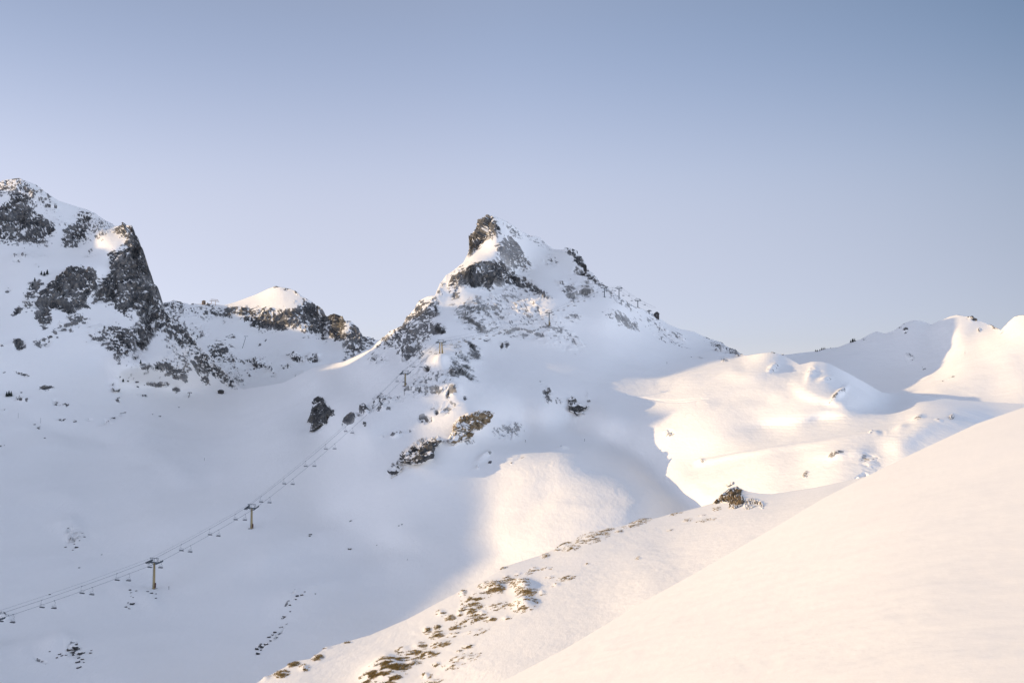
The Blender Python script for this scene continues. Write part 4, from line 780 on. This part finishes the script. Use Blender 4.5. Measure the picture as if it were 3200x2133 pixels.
BO = [  # cluster label, group, [(u, v, radius px)]
 ("dark stone under the lowest whole yellow tower", "stones below the lowest yellow tower", [(406,1843,4),(415,1886,5.5),(394,1897,3),(400,1882,2.5),(404,1900,2.5),(425,1846,2.5),(462,1848,3),(472,1853,3.5),(486,1854,2.8),(488,1867,2.5),(409,1850,2),(410,1861,1.6),(417,1864,1.8)]),
 ("dark rock in the cluster near the lower left corner", "rocks near the lower left corner", [(215,2030,6),(235,2024,8),(228,2038,5),(238,2048,8),(250,2040,7),(262,2038,4),(245,2068,6),(258,2060,5),(247,2085,5),(186,2042,4),(194,2046,3),(208,2045,3),(178,2054,3),(283,2040,3.5),(286,2030,2.5),(157,2036,2),(134,2064,3),(240,2012,4),(262,2068,2.5),(247,2055,4)]),
 ("small stone in the faint patch left of the cables", "stones left of the cables", [(206,1709,3),(240,1710,4),(232,1700,2.2),(228,1686,2),(266,1676,3),(240,1664,2.6),(213,1650,1.8),(228,1717,2),(258,1666,2),(250,1688,1.6),(319,1732,2.2),(248,1773,2.6),(155,1857,3)]),
 ("dark stone in the slanting row down the shaded slope", "slanting row of stones", [(971,1670,3.4),(968,1674,3),(953,1848,2.4),(942,1858,4),(930,1862,4.5),(924,1872,3),(906,1890,3),(907,1910,2.6),(889,1926,4.5),(884,1930,3.5),(895,1948,2.2),(860,1974,4.5),(852,1982,3),(866,1991,3),(842,1990,4),(832,2012,5),(822,2020,6.5),(808,2042,5.5),(802,2028,5),(816,2030,3),(845,2000,3),(875,1960,2.4),(881,1958,2.4),(986,1854,2.4)]),
 ("solitary dark boulder alone on the shaded slope below the crags", None, [(1094,1714,4.8)]),
 ("tiny stone on the bare shaded slope left of the sunlit dome", "tiny stones on the bare slope", [(1247,1641,1.8),(1256,1638,2.2),(1178,1702,1.4),(1274,1748,1.6)]),
 ("dark stone in the scatter below the left mountain", "stones below the left mountain", [(109,1326,2.8),(119,1336,3.2),(121,1340,2.4),(124,1332,2),(141,1368,2.2),(66,1227,2.2),(0,1393,4),(15,1390,1.6),(358,1307,3),(390,1288,2.6),(383,1290,2),(376,1292,2),(560,1273,1.6),(499,1301,2.8),(477,1294,1.5),(400,1192,3),(430,1209,3),(428,1192,4),(451,1203,1.6),(180,1055,3)]),
 ("small dark rock on the sunlit snow of the right hand hill", "rocks on the sunlit hill", [(2413,1101,2.4),(2419,1103,2.6),(2446,1107,3),(2444,1108,2),(2159,1115,1.8)]),
]
for lab, grp, pts in BO:
    for i, (u, v, r) in enumerate(sorted(pts)):
        p = GM(u, v); s = r * p[1] / F * 1.15; o = bpy.data.objects.new("boulder", BM[(i * 7 + int(u)) % 4]); link(o)
        o.location = tuple(p + np.array([0, -.2 * s, .12 * s])); o.scale = (s * random.uniform(.9, 1.3), s, s * random.uniform(.8, 1.1)); o.rotation_euler = (random.uniform(-.3, .3), random.uniform(-.3, .3), random.uniform(0, 6)); tag(o, lab + (", %s from the left" % ORD[i] if grp else ""), "boulder", grp)

# ---- piste marker poles
for u, v, h, lab in [(56,1306,16,"thin piste marker pole at the left edge of the snowfield"),(127,1322,16,"thin piste marker pole above the hollow left of centre"),(640,1438,8,"short dark piste marker alone in the middle of the snow valley"),(2084,1138,8,"thin marker pole standing on the shaded plateau by the sunlit hill"),(1643,1382,8,"thin marker pole on shaded snow left of the sunlit dome"),(1827,1379,8,"thin marker pole on shaded snow above the sunlit dome"),(528,1840,10,"thin pole right of the lowest whole yellow tower")]:
    p = GM(u, v); hh_ = h * p[1] / F; t = empty("piste_marker", p); MB().tube([(0, 0, -.3), (0, 0, hh_)], .07, 6).build("pole", M_wood, t); MB().tube([(0, 0, hh_ - .3), (0, 0, hh_)], .11, 8).build("marker_cap", M_red, t); tag(t, lab, "marker pole")

# ---- dry alpine grass poking through the snow of the ridge
M_grass, nt, bs = newmat("dry_grass"); at_ = nt.nodes.new("ShaderNodeAttribute"); at_.attribute_name = "tone"
r_ = ramp(nt, at_.outputs["Fac"], [(0.0, (0.07, 0.05, 0.015)), (0.4, (0.24, 0.165, 0.045)), (0.8, (0.44, 0.30, 0.11)), (1.0, (0.55, 0.42, 0.24))]); nt.links.new(r_.outputs[0], bs.inputs["Base Color"]); bs.inputs["Roughness"].default_value = 0.8
rng = np.random.default_rng(4); V_ = []; T_ = []
for t in TUFTS:
    u, v, ru, rv = t[:4]; dn = t[4] if len(t) > 4 else 1.0
    n = int(ru * rv * 1.6 * dn) + 6; off = rng.uniform(0, 50)
    for k in range(n):
        a = rng.uniform(0, 6.283); q = rng.uniform(0, 1) ** .7; x = q * math.cos(a) * ru * 1.4; y = q * math.sin(a) * rv * 1.35
        uu = u + x * .98 + y * .2; vv = v + y - x * .2
        p = GG(uu, vv)
        if fbm(p[None] / np.array([2.2, 1.0, .35]) + [0, 0, p[0] * .12], 3, 33)[0] < .04 + rng.uniform(-.1, .1): continue
        hgt = rng.uniform(.08, .24) * (.8 if dn < .6 else 1.0); tone = float(np.clip(rng.normal(.5, .22), 0, 1))
        for b in range(5):
            az = rng.uniform(0, 6.283); ln = rng.uniform(.2, .9); w = rng.uniform(.018, .034)
            d = np.array([math.cos(az) * ln + .25, math.sin(az) * ln - .15, 1.0]) * hgt; c = p + np.array([rng.uniform(-.14, .14), rng.uniform(-.14, .14), -.02]); sd_ = np.array([math.sin(az), -math.cos(az), 0]) * w
            V_ += [c - sd_, c + sd_, c + d * .6 + sd_ * .6 + [0, 0, .02], c + d * [1.15, 1.15, .8]]; T_ += [tone * .7, tone * .7, tone, min(1, tone + .15)]
V_ = np.array(V_); nq = len(V_) // 4; me = bpy.data.meshes.new("alpine_grass"); me.vertices.add(len(V_)); me.vertices.foreach_set("co", V_.astype(np.float32).ravel())
base = np.arange(nq)[:, None] * 4; tri = np.concatenate([base + [0, 1, 2], base + [0, 2, 3]], 1).reshape(-1, 3)
me.loops.add(tri.size); me.loops.foreach_set("vertex_index", tri.astype(np.int32).ravel()); me.polygons.add(len(tri)); me.polygons.foreach_set("loop_start", np.arange(0, tri.size, 3, dtype=np.int32))
a = me.attributes.new("tone", 'FLOAT', 'POINT'); a.data.foreach_set("value", np.array(T_, np.float32)); me.update(calc_edges=True); me.materials.append(M_grass)
tag(link(bpy.data.objects.new("alpine_grass", me)), "dry olive brown alpine grass clumps poking through the sunlit ridge snow", "grass", kind="stuff")
